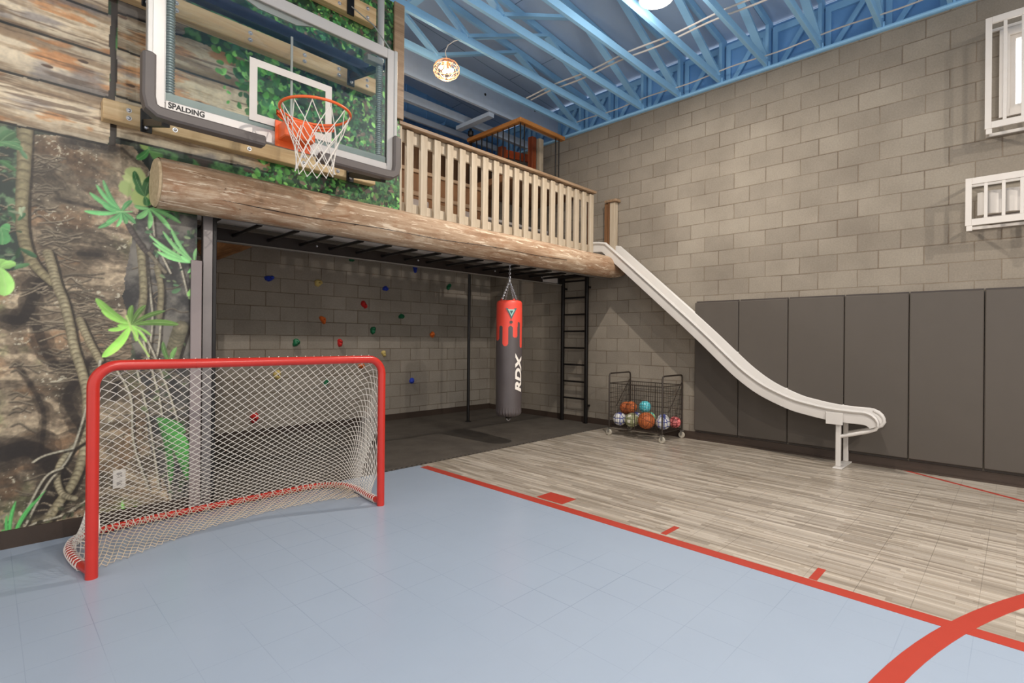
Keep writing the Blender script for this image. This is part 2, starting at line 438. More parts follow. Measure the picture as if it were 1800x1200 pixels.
def make_truss(Y):
    t = thing('roof_truss', (XW, Y, 4.82), 'sky blue wooden roof truss with zigzag webs resting on the block wall', 'truss', 'blue roof trusses side by side')
    w = .040
    MB().box((-4, Y-w/2, 4.815), (XW+.15, Y+w/2, 4.905)).build('bottom_chord', BLUE, t)
    MB().poly([(-4, Y-w/2, ztop(-4)), (XW+.15, Y-w/2, ztop(XW+.15)), (XW+.15, Y-w/2, ztop(XW+.15)+.09), (-4, Y-w/2, ztop(-4)+.09)], w, (0, 1, 0)).build('top_chord', BLUE, t)
    for x0, x1 in ((3.93, 5.35), (6.80, 5.35), (3.93, 2.5), (1.0, 2.5), (1.0, -.4), (-1.8, -.4)):
        MB().bar((x0, Y, 4.90), (x1, Y, ztop(x1)+.02), w*.9, .085, (0, 1, 0)).build('web', BLUE, t)
    MB().box((XW-.02, Y-.02, 4.905), (XW+.07, Y+.02, ztop(XW))).build('heel_post', BLUE, t)
    MB().box((XW-.05, Y-.045, ZT+.03), (XW-.02, Y-.025, 4.87)).build('hanger_clip', BLUE, t)
    return t
T0 = make_truss(trussY[0])
ORD = ['first', 'second', 'third', 'fourth', 'fifth', 'sixth', 'seventh', 'eighth', 'ninth', 'tenth', 'eleventh', 'twelfth', 'thirteenth', 'fourteenth', 'fifteenth', 'sixteenth']
T0['label'] = 'sky blue roof truss nearest the loft girder, its webs above the cage lamp'
for q, y in enumerate(trussY[1:]): copy_tree(T0, (0, y-trussY[0], 0))['label'] = 'sky blue wooden roof truss, the '+ORD[q+1]+' one counted from the loft girder'
def make_eave(Y):
    t = thing('eave_panel', (XW+.1, Y, 4.83), 'sky blue framed eave panel with a diagonal brace between two trusses', 'wall panel', 'blue eave panels above the block wall')
    y0, y1 = Y+.03, Y+.56; z0, z1 = ZT+.045, 5.36
    MB().box((XW+.14, y0-.03, z0), (XW+.17, y1+.03, z1+.05)).build('board', BLUEW, t)
    f = MB(); f.box((XW+.10, y0, z0), (XW+.14, y0+.06, z1)); f.box((XW+.10, y1-.06, z0), (XW+.14, y1, z1)); f.box((XW+.10, y0+.06, z1-.08), (XW+.14, y1-.06, z1)); f.box((XW+.08, y0+.06, z0), (XW+.14, y1-.06, z0+.05))
    f.build('frame', BLUE, t)
    MB().bar((XW+.11, y0+.14, z1-.08), (XW+.11, y0+.42, z0+.05), .06, .03, (1, 0, 0)).build('brace', BLUE, t)
    return t
E0 = make_eave(trussY[0])
eY = [6.99, 6.40, 5.81]+trussY
E0['label'] = 'sky blue framed eave panel with a brace, the fourth one from the back gable'
for q, y in enumerate(eY):
    if y != trussY[0]: copy_tree(E0, (0, y-trussY[0], 0))['label'] = 'sky blue framed eave panel with a brace, the '+ORD[q]+' one from the back gable'
for i, (x, z, w) in enumerate(((3.40, 5.18, .10),)):
    tag(MB().box((x-w/2, -2, z), (x+w/2, YB, z+.038)).build('lateral_brace', BLUE), 'long sky blue board lying across the truss webs', 'brace')
for i, (x, z, r, lab) in enumerate(((XW-.15, 4.91, .009, 'thin white conduit running along the block wall under the eaves'), (5.66, 4.925, .011, 'thin white conduit of the close pair crossing the trusses, nearer the wall'), (5.56, 4.925, .011, 'thin white conduit of the close pair crossing the trusses, farther from the wall'))):
    pts = [(x, y, z + .012*math.sin(y*5.3+i)) for y in np.linspace(-2, 5.2, 60)]
    tag(MB().tube(pts, r, 6).build('conduit_pipe', WHITEP, smooth=True), lab, 'conduit')
# girders over the loft
WBL = plain('whitish_blue_paint', c(168, 184, 204), .6, 0, .04)
t = thing('girder_beam', (4, 5.72, 4.8), 'deep pale blue girder board with bolt holes over the loft', 'beam')
MB().box((1.5, 5.70, 4.80), (XW, 5.745, 5.22)).build('board', WBL, t)
hm = MB()
for (hx, hy) in ((853, 166), (940, 194)):
    p = onY(hx, hy, 5.699); hm.cyl((p.x, 5.699, p.z), (p.x, 5.6965, p.z), .02, 14)
hm.build('hole', BLACK, t)
tag(MB().box((1.5, 6.33, 4.80), (XW, 6.40, 4.92)).build('ceiling_joist', WBL), 'pale blue joist over the loft, farthest from the lamp', 'beam')
tag(MB().box((5.31, 5.745, 4.74), (5.42, 6.52, 4.80)).build('cross_board', WBL), 'whitish board bridging two beams above the pole', 'board')
tag(MB().box((1.5, 6.9, 4.84), (XW, 6.94, 4.93)).build('ceiling_joist', WBL), 'pale blue joist over the loft, nearest the back wall', 'beam')

# ------------------------------------------------------------------ printed jungle mural (a flat print on the wall)
def mural():
    X0, X1, Z0, Z1, S = -1.2, 3.0, .115, 4.80, .0055
    nx = int((X1-X0)/S)+1; nz = int((Z1-Z0)/S)+1
    xs = X0+np.arange(nx)*S; zs = Z0+np.arange(nz)*S
    GX, GZ = np.meshgrid(xs, zs)                        # nz,nx
    rg = np.random.default_rng(3)
    def vn(fx, fz, seed, x=None, z=None):
        x = GX if x is None else x; z = GZ if z is None else z
        L = np.random.default_rng(seed).random((256, 256))
        u = x*fx+100; v = z*fz+100; iu = np.floor(u).astype(int); iv = np.floor(v).astype(int)
        fu = u-iu; fv = v-iv; fu = fu*fu*(3-2*fu); fv = fv*fv*(3-2*fv)
        g = lambda a, b: L[a % 256, b % 256]
        return (g(iv, iu)*(1-fu)+g(iv, iu+1)*fu)*(1-fv)+(g(iv+1, iu)*(1-fu)+g(iv+1, iu+1)*fu)*fv
    def fbm(fx, fz, seed, o=5, x=None, z=None):
        s = 0; a = 1; t = 0
        for i in range(o): s = s+a*vn(fx*2**i, fz*2**i, seed+i, x, z); t += a; a *= .58
        return s/t
    def C(*k): return np.array(k, float)
    def lerp(a, b, f): f = np.clip(f, 0, 1)[..., None]; return a*(1-f)+b*f
    sm = lambda v, a, b: np.clip((v-a)/(b-a), 0, 1)**2*(3-2*np.clip((v-a)/(b-a), 0, 1))
    def w(px, py): p = onY(px, py, YM); return (p.x, p.z)
    def inpoly(P, x, z):
        r = np.zeros(x.shape, bool); n = len(P)
        for i in range(n):
            x0, z0 = P[i]; x1, z1 = P[(i+1) % n]
            if z0 == z1: continue
            k = ((z0 > z) != (z1 > z)) & (x < (x1-x0)*(z-z0)/(z1-z0)+x0); r ^= k
        return r
    img = np.zeros((nz, nx, 3))
    n1 = fbm(3, 3, 11); n2 = fbm(14, 14, 21); n3 = fbm(50, 50, 31, 3)
    img[:] = lerp(C(44, 48, 42), C(104, 110, 88), sm(n1*.6+n2*.4, .35, .68))
    def win(x0, x1, z0, z1):
        i0 = max(0, int((z0-Z0)/S)-1); i1 = min(nz, int((z1-Z0)/S)+3); j0 = max(0, int((x0-X0)/S)-1); j1 = min(nx, int((x1-X0)/S)+3)
        return slice(i0, i1), slice(j0, j1)
    def blend(sl, mask, col):
        img[sl] = img[sl]*(1-mask[..., None])+col*mask[..., None]
    def stroke(P, wd, col, edge=None, ws=None, al=1.0):
        P = [np.array(p) for p in P]; W2 = ws if ws else [wd]*len(P)
        for k in range(len(P)-1):
            a, b = P[k], P[k+1]; wm = max(W2[k], W2[k+1])
            sl = win(min(a[0], b[0])-wm, max(a[0], b[0])+wm, min(a[1], b[1])-wm, max(a[1], b[1])+wm)
            x = GX[sl]; z = GZ[sl]
            if x.size == 0: continue
            d = b-a; L = max(d@d, 1e-9); t = np.clip(((x-a[0])*d[0]+(z-a[1])*d[1])/L, 0, 1)
            ex = x-a[0]-t*d[0]; ez = z-a[1]-t*d[1]; dist = np.hypot(ex, ez); ww = W2[k]+(W2[k+1]-W2[k])*t
            m_ = np.clip((ww-dist)/S+.5, 0, 1)*al
            if edge is not None:
                q = np.clip(dist/np.maximum(ww, 1e-6), 0, 1)**2.5
                cc = lerp(np.broadcast_to(np.array(col, float), x.shape+(3,)), np.array(edge, float), q*.9)
                cc = cc*(.80+.42*n3[sl][..., None])
            else: cc = np.array(col, float)
            blend(sl, m_, cc)
    def px(P): return [w(*p) for p in P]
    def smoothp(P, k=4):
        P = [np.array(p, float) for p in P]; out = []
        for i in range(len(P)-1):
            p0 = P[max(i-1, 0)]; p1 = P[i]; p2 = P[i+1]; p3 = P[min(i+2, len(P)-1)]
            for j in range(k):
                t = j/k; out.append(.5*((2*p1)+(-p0+p2)*t+(2*p0-5*p1+4*p2-p3)*t*t+(-p0+3*p1-3*p2+p3)*t**3))
        out.append(P[-1]); return out
    def lobe(c0, c1, wd, col, al=1.0, curve=.0, vein=True):
        a = np.array(c0); b = np.array(c1); d = b-a; L = np.hypot(*d)
        if L < 1e-4: return
        nrm = np.array([-d[1], d[0]])/L
        sl = win(min(a[0], b[0])-wd-L*.2, max(a[0], b[0])+wd+L*.2, min(a[1], b[1])-wd-L*.2, max(a[1], b[1])+wd+L*.2)
        x = GX[sl]; z = GZ[sl]
        if x.size == 0: return
        t = ((x-a[0])*d[0]+(z-a[1])*d[1])/(L*L); s = (x-a[0])*nrm[0]+(z-a[1])*nrm[1]-curve*L*np.sin(np.clip(t, 0, 1)*math.pi)
        pr = np.where((t > 0) & (t < 1), wd*(np.clip(t, 0, 1)**.55)*(1-np.clip(t, 0, 1)**3)**.6*1.15, 0)
        m_ = np.clip((pr-np.abs(s))/S+.5, 0, 1)*(pr > 0)*al
        cc = np.array(col, float)*(1+.16*np.sign(s)[..., None]*np.clip(np.abs(s)/wd, 0, 1)[..., None])*(.86+.26*n2[sl][..., None])
        if vein:
            v = np.clip(1-np.abs(s)/(S*.8), 0, 1)[..., None]*.35; cc = cc*(1-v)+np.array([205, 225, 170.])*v
        blend(sl, m_, np.clip(cc, 0, 255))
    # --- big trunk
    trunk = px([(-200, 240), (60, 236), (150, 240), (235, 258), (262, 300), (250, 350), (232, 400), (236, 450), (214, 520), (236, 560), (228, 640), (262, 720), (290, 800), (318, 880), (322, 930), (-300, 990)])
    wx = GX+.05*(fbm(5, 5, 41)-.5); wz = GZ+.05*(fbm(5, 5, 47)-.5)
    tm = inpoly(trunk, wx, wz).astype(float)
    st = fbm(4, 22, 51, 5, GX+.25*np.sin(GZ*2.2), GZ+.35*(fbm(2.2, 2.2, 57)-.5)+.18*GX)
    tc = lerp(C(92, 80, 66), C(154, 138, 115), sm(st, .32, .68))
    tc = lerp(tc, C(134, 102, 74), sm(fbm(3.5, 7, 61), .55, .72)*.6)
    tc = lerp(tc, C(118, 122, 84), sm(fbm(4, 4, 71), .56, .72)*.55)
    tc = tc*(.72+.56*n3[..., None])*(.76+.42*sm(fbm(2.2, 2.8, 81), .3, .62))[..., None]
    sp = sm(fbm(60, 60, 91, 3)*.6+fbm(6, 6, 95)*.4, .64, .72)
    tc = lerp(tc, C(214, 208, 184), sp*.75)
    img = lerp(img, tc, tm)
    # dark crevices
    for P, wd in (([(60, 560), (95, 640), (150, 640), (118, 700), (150, 760)], .05), ([(0, 800), (60, 790), (110, 850), (60, 900)], .10), ([(80, 480), (60, 520), (40, 560), (10, 560)], .06), ([(178, 448), (140, 446)], .03), ([(100, 350), (200, 372)], .018), ([(110, 246), (200, 262)], .04), ([(30, 640), (76, 720), (70, 800)], .025), ([(150, 640), (205, 640), (200, 700)], .03)):
        P = smoothp(px(P)); ws = [wd*(.6+.8*rg.random()) for _ in P]
        stroke(P, wd, (46, 38, 32), None, ws, .30); stroke(P, wd*.5, (34, 28, 25), None, None, .42)
    # left side greens
    lm = inpoly(px([(-300, 215), (38, 222), (42, 470), (-300, 560)]), GX, GZ)
    img[lm] = lerp(C(52, 62, 56), C(112, 142, 104), sm(n2, .42, .66))[lm]
    # right side, violet grey shade with pale stems
    rm = inpoly(px([(240, 395), (262, 367), (350, 385), (350, 900), (300, 890), (262, 780), (236, 620), (216, 520)]), wx, wz).astype(float)
    rc = lerp(C(52, 50, 50), C(126, 120, 112), sm(n2*.5+n1*.5, .38, .66))
    img = lerp(img, rc, rm*.92)
    # pale yellow light patch near the log
    blobs = [((238, 315), .075, (196, 210, 140)), ((250, 345), .07, (178, 196, 120)), ((222, 330), .05, (170, 190, 120)), ((262, 250), .07, (150, 176, 96)), ((275, 268), .05, (90, 140, 70))]
    for (p, r, col) in blobs:
        q = w(*p); sl = win(q[0]-r*1.4, q[0]+r*1.4, q[1]-r*1.6, q[1]+r*1.6)
        d = np.hypot((GX[sl]-q[0]), (GZ[sl]-q[1])*.8)+.05*(n2[sl]-.5); blend(sl, np.clip((r-d)/.01, 0, 1), np.array(col, float))
    # thin roots radiating from the vines
    def roots(cx_, cy_, n, L0, side, seed, spread=40):
        r2 = random.Random(seed)
        for i in range(n):
            y = cy_+r2.uniform(-spread, spread); x = cx_+r2.uniform(-6, 6); L = L0*r2.uniform(.4, 1.2); s = side if side else r2.choice((-1, 1))
            dy = r2.uniform(-14, 14); P = [(x, y), (x+s*L*.35, y-r2.uniform(0, 8)), (x+s*L*.7, y+dy*.4), (x+s*L, y+dy)]
            g = r2.uniform(.7, 1.15); pw = smoothp(px(P), 4)
            stroke([(a, b-.006) for a, b in pw], .0045, (60, 51, 43), None, None, .55)
            stroke(pw, .0032, (146*g, 134*g, 113*g), None, None, .75)
    for a in ((60, 330, 26, 45, 1, 1, 60), (70, 430, 22, 60, 1, 2, 40), (105, 490, 16, 60, -1, 3, 40), (115, 520, 18, 70, 1, 4, 40), (140, 570, 18, 70, 1, 5, 36), (130, 560, 14, 70, -1, 6, 30), (145, 640, 18, 60, -1, 7, 40), (165, 610, 26, 60, 1, 8, 45), (165, 650, 14, 40, 1, 9, 20),
              (100, 860, 14, 60, 0, 10, 50), (285, 560, 26, 40, 0, 11, 120), (290, 720, 24, 50, 0, 12, 100), (250, 700, 20, 60, 0, 13, 90), (20, 690, 10, 50, 1, 14, 60), (10, 300, 30, 50, 0, 15, 110)): roots(*a)
    VC, VE = (168, 158, 128), (96, 86, 66)
    def vine(P, wd, ws=None, c1=VC, c2=VE):
        P = smoothp(px(P), 5); n = len(P); stroke([(a+.012, b-.01) for a, b in P], wd*1.15, (40, 34, 28), None, None, .55)
        stroke(P, wd, c1, c2, None if ws is None else list(np.interp(np.linspace(0, 1, n), np.linspace(0, 1, len(ws)), ws)))
    vine([(44, 222), (42, 290), (38, 370), (42, 420), (58, 462), (92, 497)], .030, [.040, .034, .030, .030, .028, .022], (150, 140, 108))
    vine([(84, 444), (92, 470), (100, 500), (112, 530), (122, 570), (130, 610), (143, 650), (152, 688), (153, 730), (150, 770), (142, 815), (124, 856), (100, 888), (78, 925)], .026)
    vine([(140, 562), (150, 585), (163, 612), (176, 634)], .022)
    vine([(152, 770), (128, 786), (106, 814), (100, 842), (110, 868), (132, 876)], .018, None, (178, 168, 140))
    vine([(176, 634), (168, 690), (158, 740)], .010, None, (188, 184, 166))
    for P in ([(158, 690), (142, 750), (120, 806), (84, 850), (40, 930), (20, 950)], [(110, 822), (80, 838), (50, 890), (25, 940)], [(128, 788), (80, 800), (58, 812)], [(150, 880), (110, 905), (60, 920), (36, 940)],
              [(255, 440), (262, 500), (268, 560), (262, 620)], [(268, 380), (276, 470), (283, 520), (280, 600), (272, 640)], [(225, 560), (260, 600), (300, 700), (330, 800)], [(252, 600), (280, 700), (292, 800), (300, 880)],
              [(238, 640), (262, 740), (280, 860)], [(300, 420), (318, 470), (330, 520)], [(258, 400), (275, 430), (300, 480)], [(205, 650), (230, 700), (235, 780), (262, 860)]):
        vine(P, .007, None, (186, 180, 160), (120, 112, 96))
    vine([(246, 430), (250, 470), (252, 520), (245, 560)], .024, None, (150, 142, 112)); vine([(276, 470), (283, 510), (280, 556)], .020, None, (140, 132, 106))
    vine([(225, 395), (240, 420), (262, 445), (275, 420)], .016, None, (84, 76, 70), (50, 44, 44)); vine([(262, 445), (290, 478)], .012, None, (120, 112, 96))
    vine([(298, 640), (310, 600), (318, 575)], .05, None, (128, 120, 98), (84, 80, 62))
    # small leaf scatter
    def scatter(poly, n, cols, s0, s1, seed, vein=False, asp=.34):
        P = px(poly); r2 = random.Random(seed); xs_ = [p[0] for p in P]; zs_ = [p[1] for p in P]; k = 0
        while k < n:
            a, b = r2.uniform(min(xs_), max(xs_)), r2.uniform(min(zs_), max(zs_))
            if not bool(inpoly(P, np.array([a]), np.array([b]))[0]): k += .2; continue
            L = r2.uniform(s0, s1); an = r2.uniform(0, 6.28); col = r2.choice(cols); g = r2.uniform(.75, 1.15)
            lobe((a, b), (a+L*math.cos(an), b+L*math.sin(an)), L*asp, [v*g for v in col], 1, 0, vein); k += 1
    scatter([(-200, 225), (40, 225), (40, 470), (-200, 560)], 190, [(86, 130, 84), (110, 150, 110), (60, 96, 66), (150, 160, 130)], .03, .10, 5, False, .2)
    scatter([(262, 375), (348, 385), (348, 560), (262, 460)], 40, [(84, 120, 84), (60, 84, 66), (130, 150, 110)], .02, .07, 6)
    scatter([(220, 640), (348, 600), (348, 880), (300, 880)], 60, [(70, 84, 60), (96, 104, 76), (110, 100, 82)], .02, .07, 7)
    scatter([(0, 900), (150, 880), (150, 915), (0, 945)], 70, [(150, 142, 120), (96, 100, 76), (70, 64, 52), (176, 166, 142)], .01, .04, 8)
    # large philodendron leaves
    def leaf(cen, tips, col):
        c0 = w(*cen)
        for (tx, ty, wd, g) in tips: lobe(c0, w(tx, ty), wd, [v*g for v in col], 1, .06)
    leaf((214, 372), [(157, 338, .020, 1.0), (169, 324, .018, 1.05), (181, 316, .017, .95), (148, 371, .020, 1.1), (172, 401, .018, .85), (187, 391, .020, 1.0), (205, 399, .013, 1.2), (222, 394, .020, .9), (238, 393, .022, .85), (180, 358, .028, 1.0), (232, 352, .02, .9)], (104, 186, 112))
    leaf((262, 366), [(236, 362, .02, 1), (240, 384, .026, 1.05), (262, 402, .02, 1.1), (300, 372, .018, .9), (318, 392, .022, .95), (300, 404, .022, 1.1)], (132, 200, 124))
    leaf((342, 462), [(262, 413, .016, 1.1), (268, 426, .018, 1.1), (276, 442, .022, 1.15), (300, 400, .018, 1.0), (318, 450, .018, 1.2), (346, 436, .016, .9), (330, 480, .014, 1.1), (286, 406, .018, 1)], (134, 206, 128))
    leaf((231, 571), [(168, 524, .034, .95), (178, 545, .022, 1.12), (190, 580, .020, 1.15), (206, 572, .02, 1.1), (180, 628, .040, 1.22), (232, 536, .024, .75), (256, 536, .022, .62), (290, 546, .022, .62), (314, 570, .030, .68), (266, 590, .012, .95), (258, 602, .012, 1.15), (240, 600, .02, 1.1)], (148, 208, 92))
    stroke(px([(222, 555), (232, 580), (262, 626)]), .006, (190, 220, 130)); stroke(px([(205, 372), (232, 372)]), .005, (150, 210, 140))
    leaf((0, 470), [(16, 460, .05, 1), (28, 462, .03, 1.1), (8, 520, .06, 1.2)], (150, 200, 110)); leaf((0, 400), [(18, 405, .05, 1), (4, 430, .05, 1)], (96, 160, 100)); leaf((0, 250), [(36, 250, .05, .9), (26, 232, .04, .8), (40, 262, .03, 1)], (96, 140, 96))
    leaf((276, 735), [(318, 776, .05, 1), (334, 806, .06, 1.05), (334, 845, .05, .95), (300, 850, .03, .7), (326, 760, .04, .9)], (92, 172, 84))
    leaf((345, 500), [(330, 520, .03, 1.2), (336, 480, .02, 1), (340, 540, .02, 1.1)], (140, 196, 110)); leaf((300, 640), [(286, 600, .02, .8), (310, 610, .02, 1)], (110, 160, 84))
    leaf((20, 955), [(12, 905, .010, 1), (28, 880, .012, 1), (4, 930, .012, 1), (60, 880, .010, 1), (80, 862, .010, .9)], (80, 190, 92)); leaf((222, 905), [(215, 880, .012, 1.2), (240, 890, .014, 1.2)], (120, 200, 90))
    leaf((255, 345), [(240, 325, .03, .8), (258, 362, .03, .9), (268, 310, .04, .7), (236, 300, .03, .8)], (72, 140, 74)); leaf((262, 262), [(240, 280, .03, 1), (275, 250, .03, 1), (300, 268, .03, .8), (288, 256, .02, .7), (320, 276, .03, .7)], (74, 140, 70))
    # --- upper foliage and printed logs
    up = GZ > 2.70-.0*GX
    lo_edge = np.where(GX < .613, 2.70, 2.765)
    fol = (GX > .9) & (GZ > 2.30)
    fc = lerp(C(26, 54, 32), C(76, 124, 68), sm(n2, .4, .66)); fc = lerp(fc, C(62, 50, 44), sm(fbm(5, 5, 121), .60, .70))
    img = lerp(img, fc, fol.astype(float)*sm(GX, .9, .95))
    upm = (GZ > lo_edge).astype(float)
    img = lerp(img, fc, upm)
    r2 = random.Random(77)
    for i in range(9000):
        a = r2.uniform(.7, 3.0); b = r2.uniform(2.32, 4.8)
        if a < 1.5 and b < 4.3: continue
        L = r2.uniform(.02, .075); an = r2.uniform(0, 6.28); g = r2.uniform(.45, 1.2)*(.75+.75*float(n1[min(nz-1, int((b-Z0)/S)), min(nx-1, int((a-X0)/S))]*1.2)); col = r2.choice([(84, 140, 70), (62, 118, 64), (112, 160, 84), (42, 84, 48), (52, 104, 62), (26, 54, 34), (92, 78, 66)])
        lobe((a, b), (a+L*math.cos(an), b+L*math.sin(an)), L*.36, [v*g for v in col], 1, 0, False)
    # log courses: (zlo, zhi, x0, x1)
    def logs(zlo, zhi, x0, x1, seed, bend=0, ragged=False, dark=1.0):
        zz = GZ+bend*(GX-x0); e = .012*(fbm(3, 1, seed+5)-.5)*2
        edge = x1+(.10*(fbm(2, 9, seed+8, 4)-.5)*2 if ragged else .010*np.sin(GZ*14+seed))
        mk = ((zz > zlo+e) & (zz < zhi+e) & (GX > x0) & (GX < edge))
        t = np.clip((zz-zlo)/(zhi-zlo), 0, 1)
        s = fbm(2.2, 26, seed, 6, GX+.1*np.sin(GZ*9), GZ+.05*(fbm(2, 3, seed+2)-.5)+.04*GX)
        cc = lerp(C(160, 134, 104), C(220, 202, 172), sm(s, .30, .62))
        cc = lerp(cc, C(198, 122, 62), sm(fbm(3, 11, seed+20), .60, .72)*.62)
        cc = lerp(cc, C(132, 124, 122), sm(fbm(2, 8, seed+30), .56, .70)*.7)
        cc = lerp(cc, C(96, 74, 56), sm(fbm(2.5, 40, seed+40, 4), .62, .72)*.6)
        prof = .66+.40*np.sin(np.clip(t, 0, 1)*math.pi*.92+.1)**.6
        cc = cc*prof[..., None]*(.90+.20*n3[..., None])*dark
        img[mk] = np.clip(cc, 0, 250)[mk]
        gap = (np.abs(zz-zlo-e) < .008) & (GX > x0) & (GX < edge)
        img[gap] = img[gap]*.25
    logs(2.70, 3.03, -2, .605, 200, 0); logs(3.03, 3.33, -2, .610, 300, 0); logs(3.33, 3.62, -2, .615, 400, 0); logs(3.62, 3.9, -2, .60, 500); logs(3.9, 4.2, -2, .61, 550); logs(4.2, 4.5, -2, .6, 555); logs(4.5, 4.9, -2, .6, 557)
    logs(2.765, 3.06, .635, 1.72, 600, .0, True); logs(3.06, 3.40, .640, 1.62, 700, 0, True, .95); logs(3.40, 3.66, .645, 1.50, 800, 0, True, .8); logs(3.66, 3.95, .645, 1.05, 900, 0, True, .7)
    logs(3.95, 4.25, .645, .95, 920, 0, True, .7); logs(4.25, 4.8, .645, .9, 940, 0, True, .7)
    gp = (np.abs(GX-.622-.006*np.sin(GZ*16)) < .019) & (GZ > 2.70); img[gp] = np.array([44, 34, 26.])
    for (a, b) in ((83, 116), (229, 150), (146, 108), (265, 145), (215, 30), (350, 180)):
        q = w(a, b); lobe((q[0]-.03, q[1]), (q[0]+.03, q[1]), .014, (84, 60, 44), 1, 0, False)
    for i in range(420):                                # leaves overlapping the log ends
        t = r2.random(); a = 1.35+.45*t+r2.uniform(-.12, .35); b = 3.75-1.0*t+r2.uniform(-.22, .3)
        L = r2.uniform(.03, .09); an = r2.uniform(0, 6.28); g = r2.uniform(.6, 1.15); col = r2.choice([(96, 166, 76), (78, 148, 70), (124, 190, 96), (52, 110, 56)])
        lobe((a, b), (a+L*math.cos(an), b+L*math.sin(an)), L*.42, [v*g for v in col], 1, 0, False)
    gs = (GX > 1.05) & (GX < 2.3) & (GZ > 2.52) & (GZ < 2.66); img[gs] = (lerp(C(118, 120, 106), C(150, 150, 134), sm(fbm(3, 9, 888), .4, .6)))[gs]
    img = np.clip(img*.97, 0, 255)
    # grid mesh
    keep = (GX[:-1, :-1] < 1.150) | (GZ[:-1, :-1] > 2.45)
    idx = np.arange(nx*nz).reshape(nz, nx)
    q = np.stack([idx[:-1, :-1], idx[:-1, 1:], idx[1:, 1:], idx[1:, :-1]], -1)[keep]
    used = np.zeros(nx*nz, bool); used[q.ravel()] = True; remap = np.cumsum(used)-1; q = remap[q]
    co = np.stack([GX.ravel()-0, np.full(nx*nz, YM), GZ.ravel()], -1)[used]
    me = bpy.data.meshes.new('jungle_mural'); me.vertices.add(len(co)); me.vertices.foreach_set('co', co.ravel().astype('f'))
    me.loops.add(q.size); me.loops.foreach_set('vertex_index', q.ravel().astype('i'))
    me.polygons.add(len(q)); me.polygons.foreach_set('loop_start', (np.arange(len(q))*4).astype('i'))
    me.update(calc_edges=True)
    s = img.reshape(-1, 3)[used]/255.; lin = np.where(s > .04045, ((s+.055)/1.055)**2.4, s/12.92)
    at = me.color_attributes.new('print', 'FLOAT_COLOR', 'POINT')
    at.data.foreach_set('color', np.concatenate([lin, np.ones((len(lin), 1))], 1).ravel().astype('f'))
    t = NT('printed_mural_vinyl', .42, 0, .4); a = t.n('ShaderNodeAttribute'); a.attribute_name = 'print'; t.col(a.outputs['Color'])
    me.materials.append(t.m)
    o = bpy.data.objects.new('jungle_mural', me); COL.objects.link(o)
    return tag(o, 'large printed jungle mural of tree trunk, vines, leaves and logs on the left wall', 'mural')
mural()
t = thing('corner_board', (3.0, YM-.01, 2.75), 'tall brown wooden edge board where the mural wall ends at the loft', 'board')
MB().bbox((2.90, YM-.03, 3.62), (3.02, YM-.004, 4.80)).build('face_board', CAPW, t); MB().bbox((3.0, YM-.004, 3.62), (3.03, YM+.14, 4.80)).build('side_board', CAPW, t)
tag(MB().bbox((1.108, YM-.035, .012), (1.182, YM-.012, 1.95), .003).build('corner_board', PURP), 'taupe grey upright board at the lower mural edge beside the black post', 'board')
ot = thing('wall_outlet', (.676, YM-.01, .33), 'white wall outlet low on the mural behind the goal net', 'outlet')
pl_ = MB().bbox((.640, YM-.012, .272), (.714, YM-.001, .402), .003).build('plate', WHITEP, ot)
for k in (.308, .366): MB().bbox((.662, YM-.015, k-.016), (.692, YM-.012, k+.016), .001).build('socket', plain('socket_grey', c(150, 144, 138)), pl_)
# ------------------------------------------------------------------ loft
LY0 = 4.56
m = MB(); m.box((1.12, LY0, 2.45), (XW, 5.95, 2.655)); struct(m.build('floor_loft', plain('white_loft_underside', c(226, 222, 218), .8, 0, .03)), 'loft deck seen from below as a pale grey underside')
struct(MB().box((1.12, 6.86, 2.60), (XW, YB, 2.86)).build('trim_2', GREYB), 'grey brown ledge along the back wall above the climbing wall')
tag(MB().box((1.16, 4.575, 2.31), (XW, 4.60, 2.45)).build('header_beam', GREYB), 'grey header beam just behind the big log', 'beam')
# big front log
def log_mesh(x0, x1, yc, zc, r0, r1, seed, nseg=48, nlen=160, taper_end=None, flat=None):
    r2 = np.random.default_rng(seed); m = MB(); vs = []
    ph = r2.random(8)*6.28
    for i in range(nlen+1):
        t = i/nlen; x = x0+(x1-x0)*t; r = r0+(r1-r0)*t
        r *= 1+.012*math.sin(x*3.1+ph[0])+.008*math.sin(x*7.7+ph[1])
        if taper_end and x > x1-taper_end:
            u = (x-(x1-taper_end))/taper_end; r *= 1-.30*u*u
        for k in range(nseg):
            a = 2*math.pi*k/nseg
            rr = r*(1+.012*math.sin(3*a+ph[2]+x*.7)+.010*math.sin(5*a+x*1.7+ph[3])+.006*math.sin(11*a+x*9))
            if taper_end and x > x1-taper_end: rr *= 1+.05*math.sin(9*a+x*40)*((x-(x1-taper_end))/taper_end)
            vs.append((x, yc+rr*math.cos(a), zc+rr*math.sin(a)))
    fs = []
    for i in range(nlen):
        for k in range(nseg):
            k2 = (k+1)%nseg; fs.append((i*nseg+k, i*nseg+k2, (i+1)*nseg+k2, (i+1)*nseg+k))
    m.add(vs, fs); return m, vs
lt = thing('log_beam', (.84, 4.40, 2.28), 'huge peeled log beam along the loft edge with a long drying crack', 'log')
m, vs = log_mesh(.85, 6.86, 4.405, 2.455, .178, .158, 5, taper_end=.45)
n = 48
m.add([], [tuple(len(m.v)-n+k for k in range(n))]); m.f[-1] = tuple(len(m.v)-n+k for k in range(n))
m.build('trunk', LOGM, lt, True)
e = MB(); e.lathe([(.164, .0), (.172, .012), (.172, .02)], (.0, 0, 0), 48, 'x')
e.v = [(v[0]+.834, v[1]+4.405, v[2]+2.455) for v in e.v]
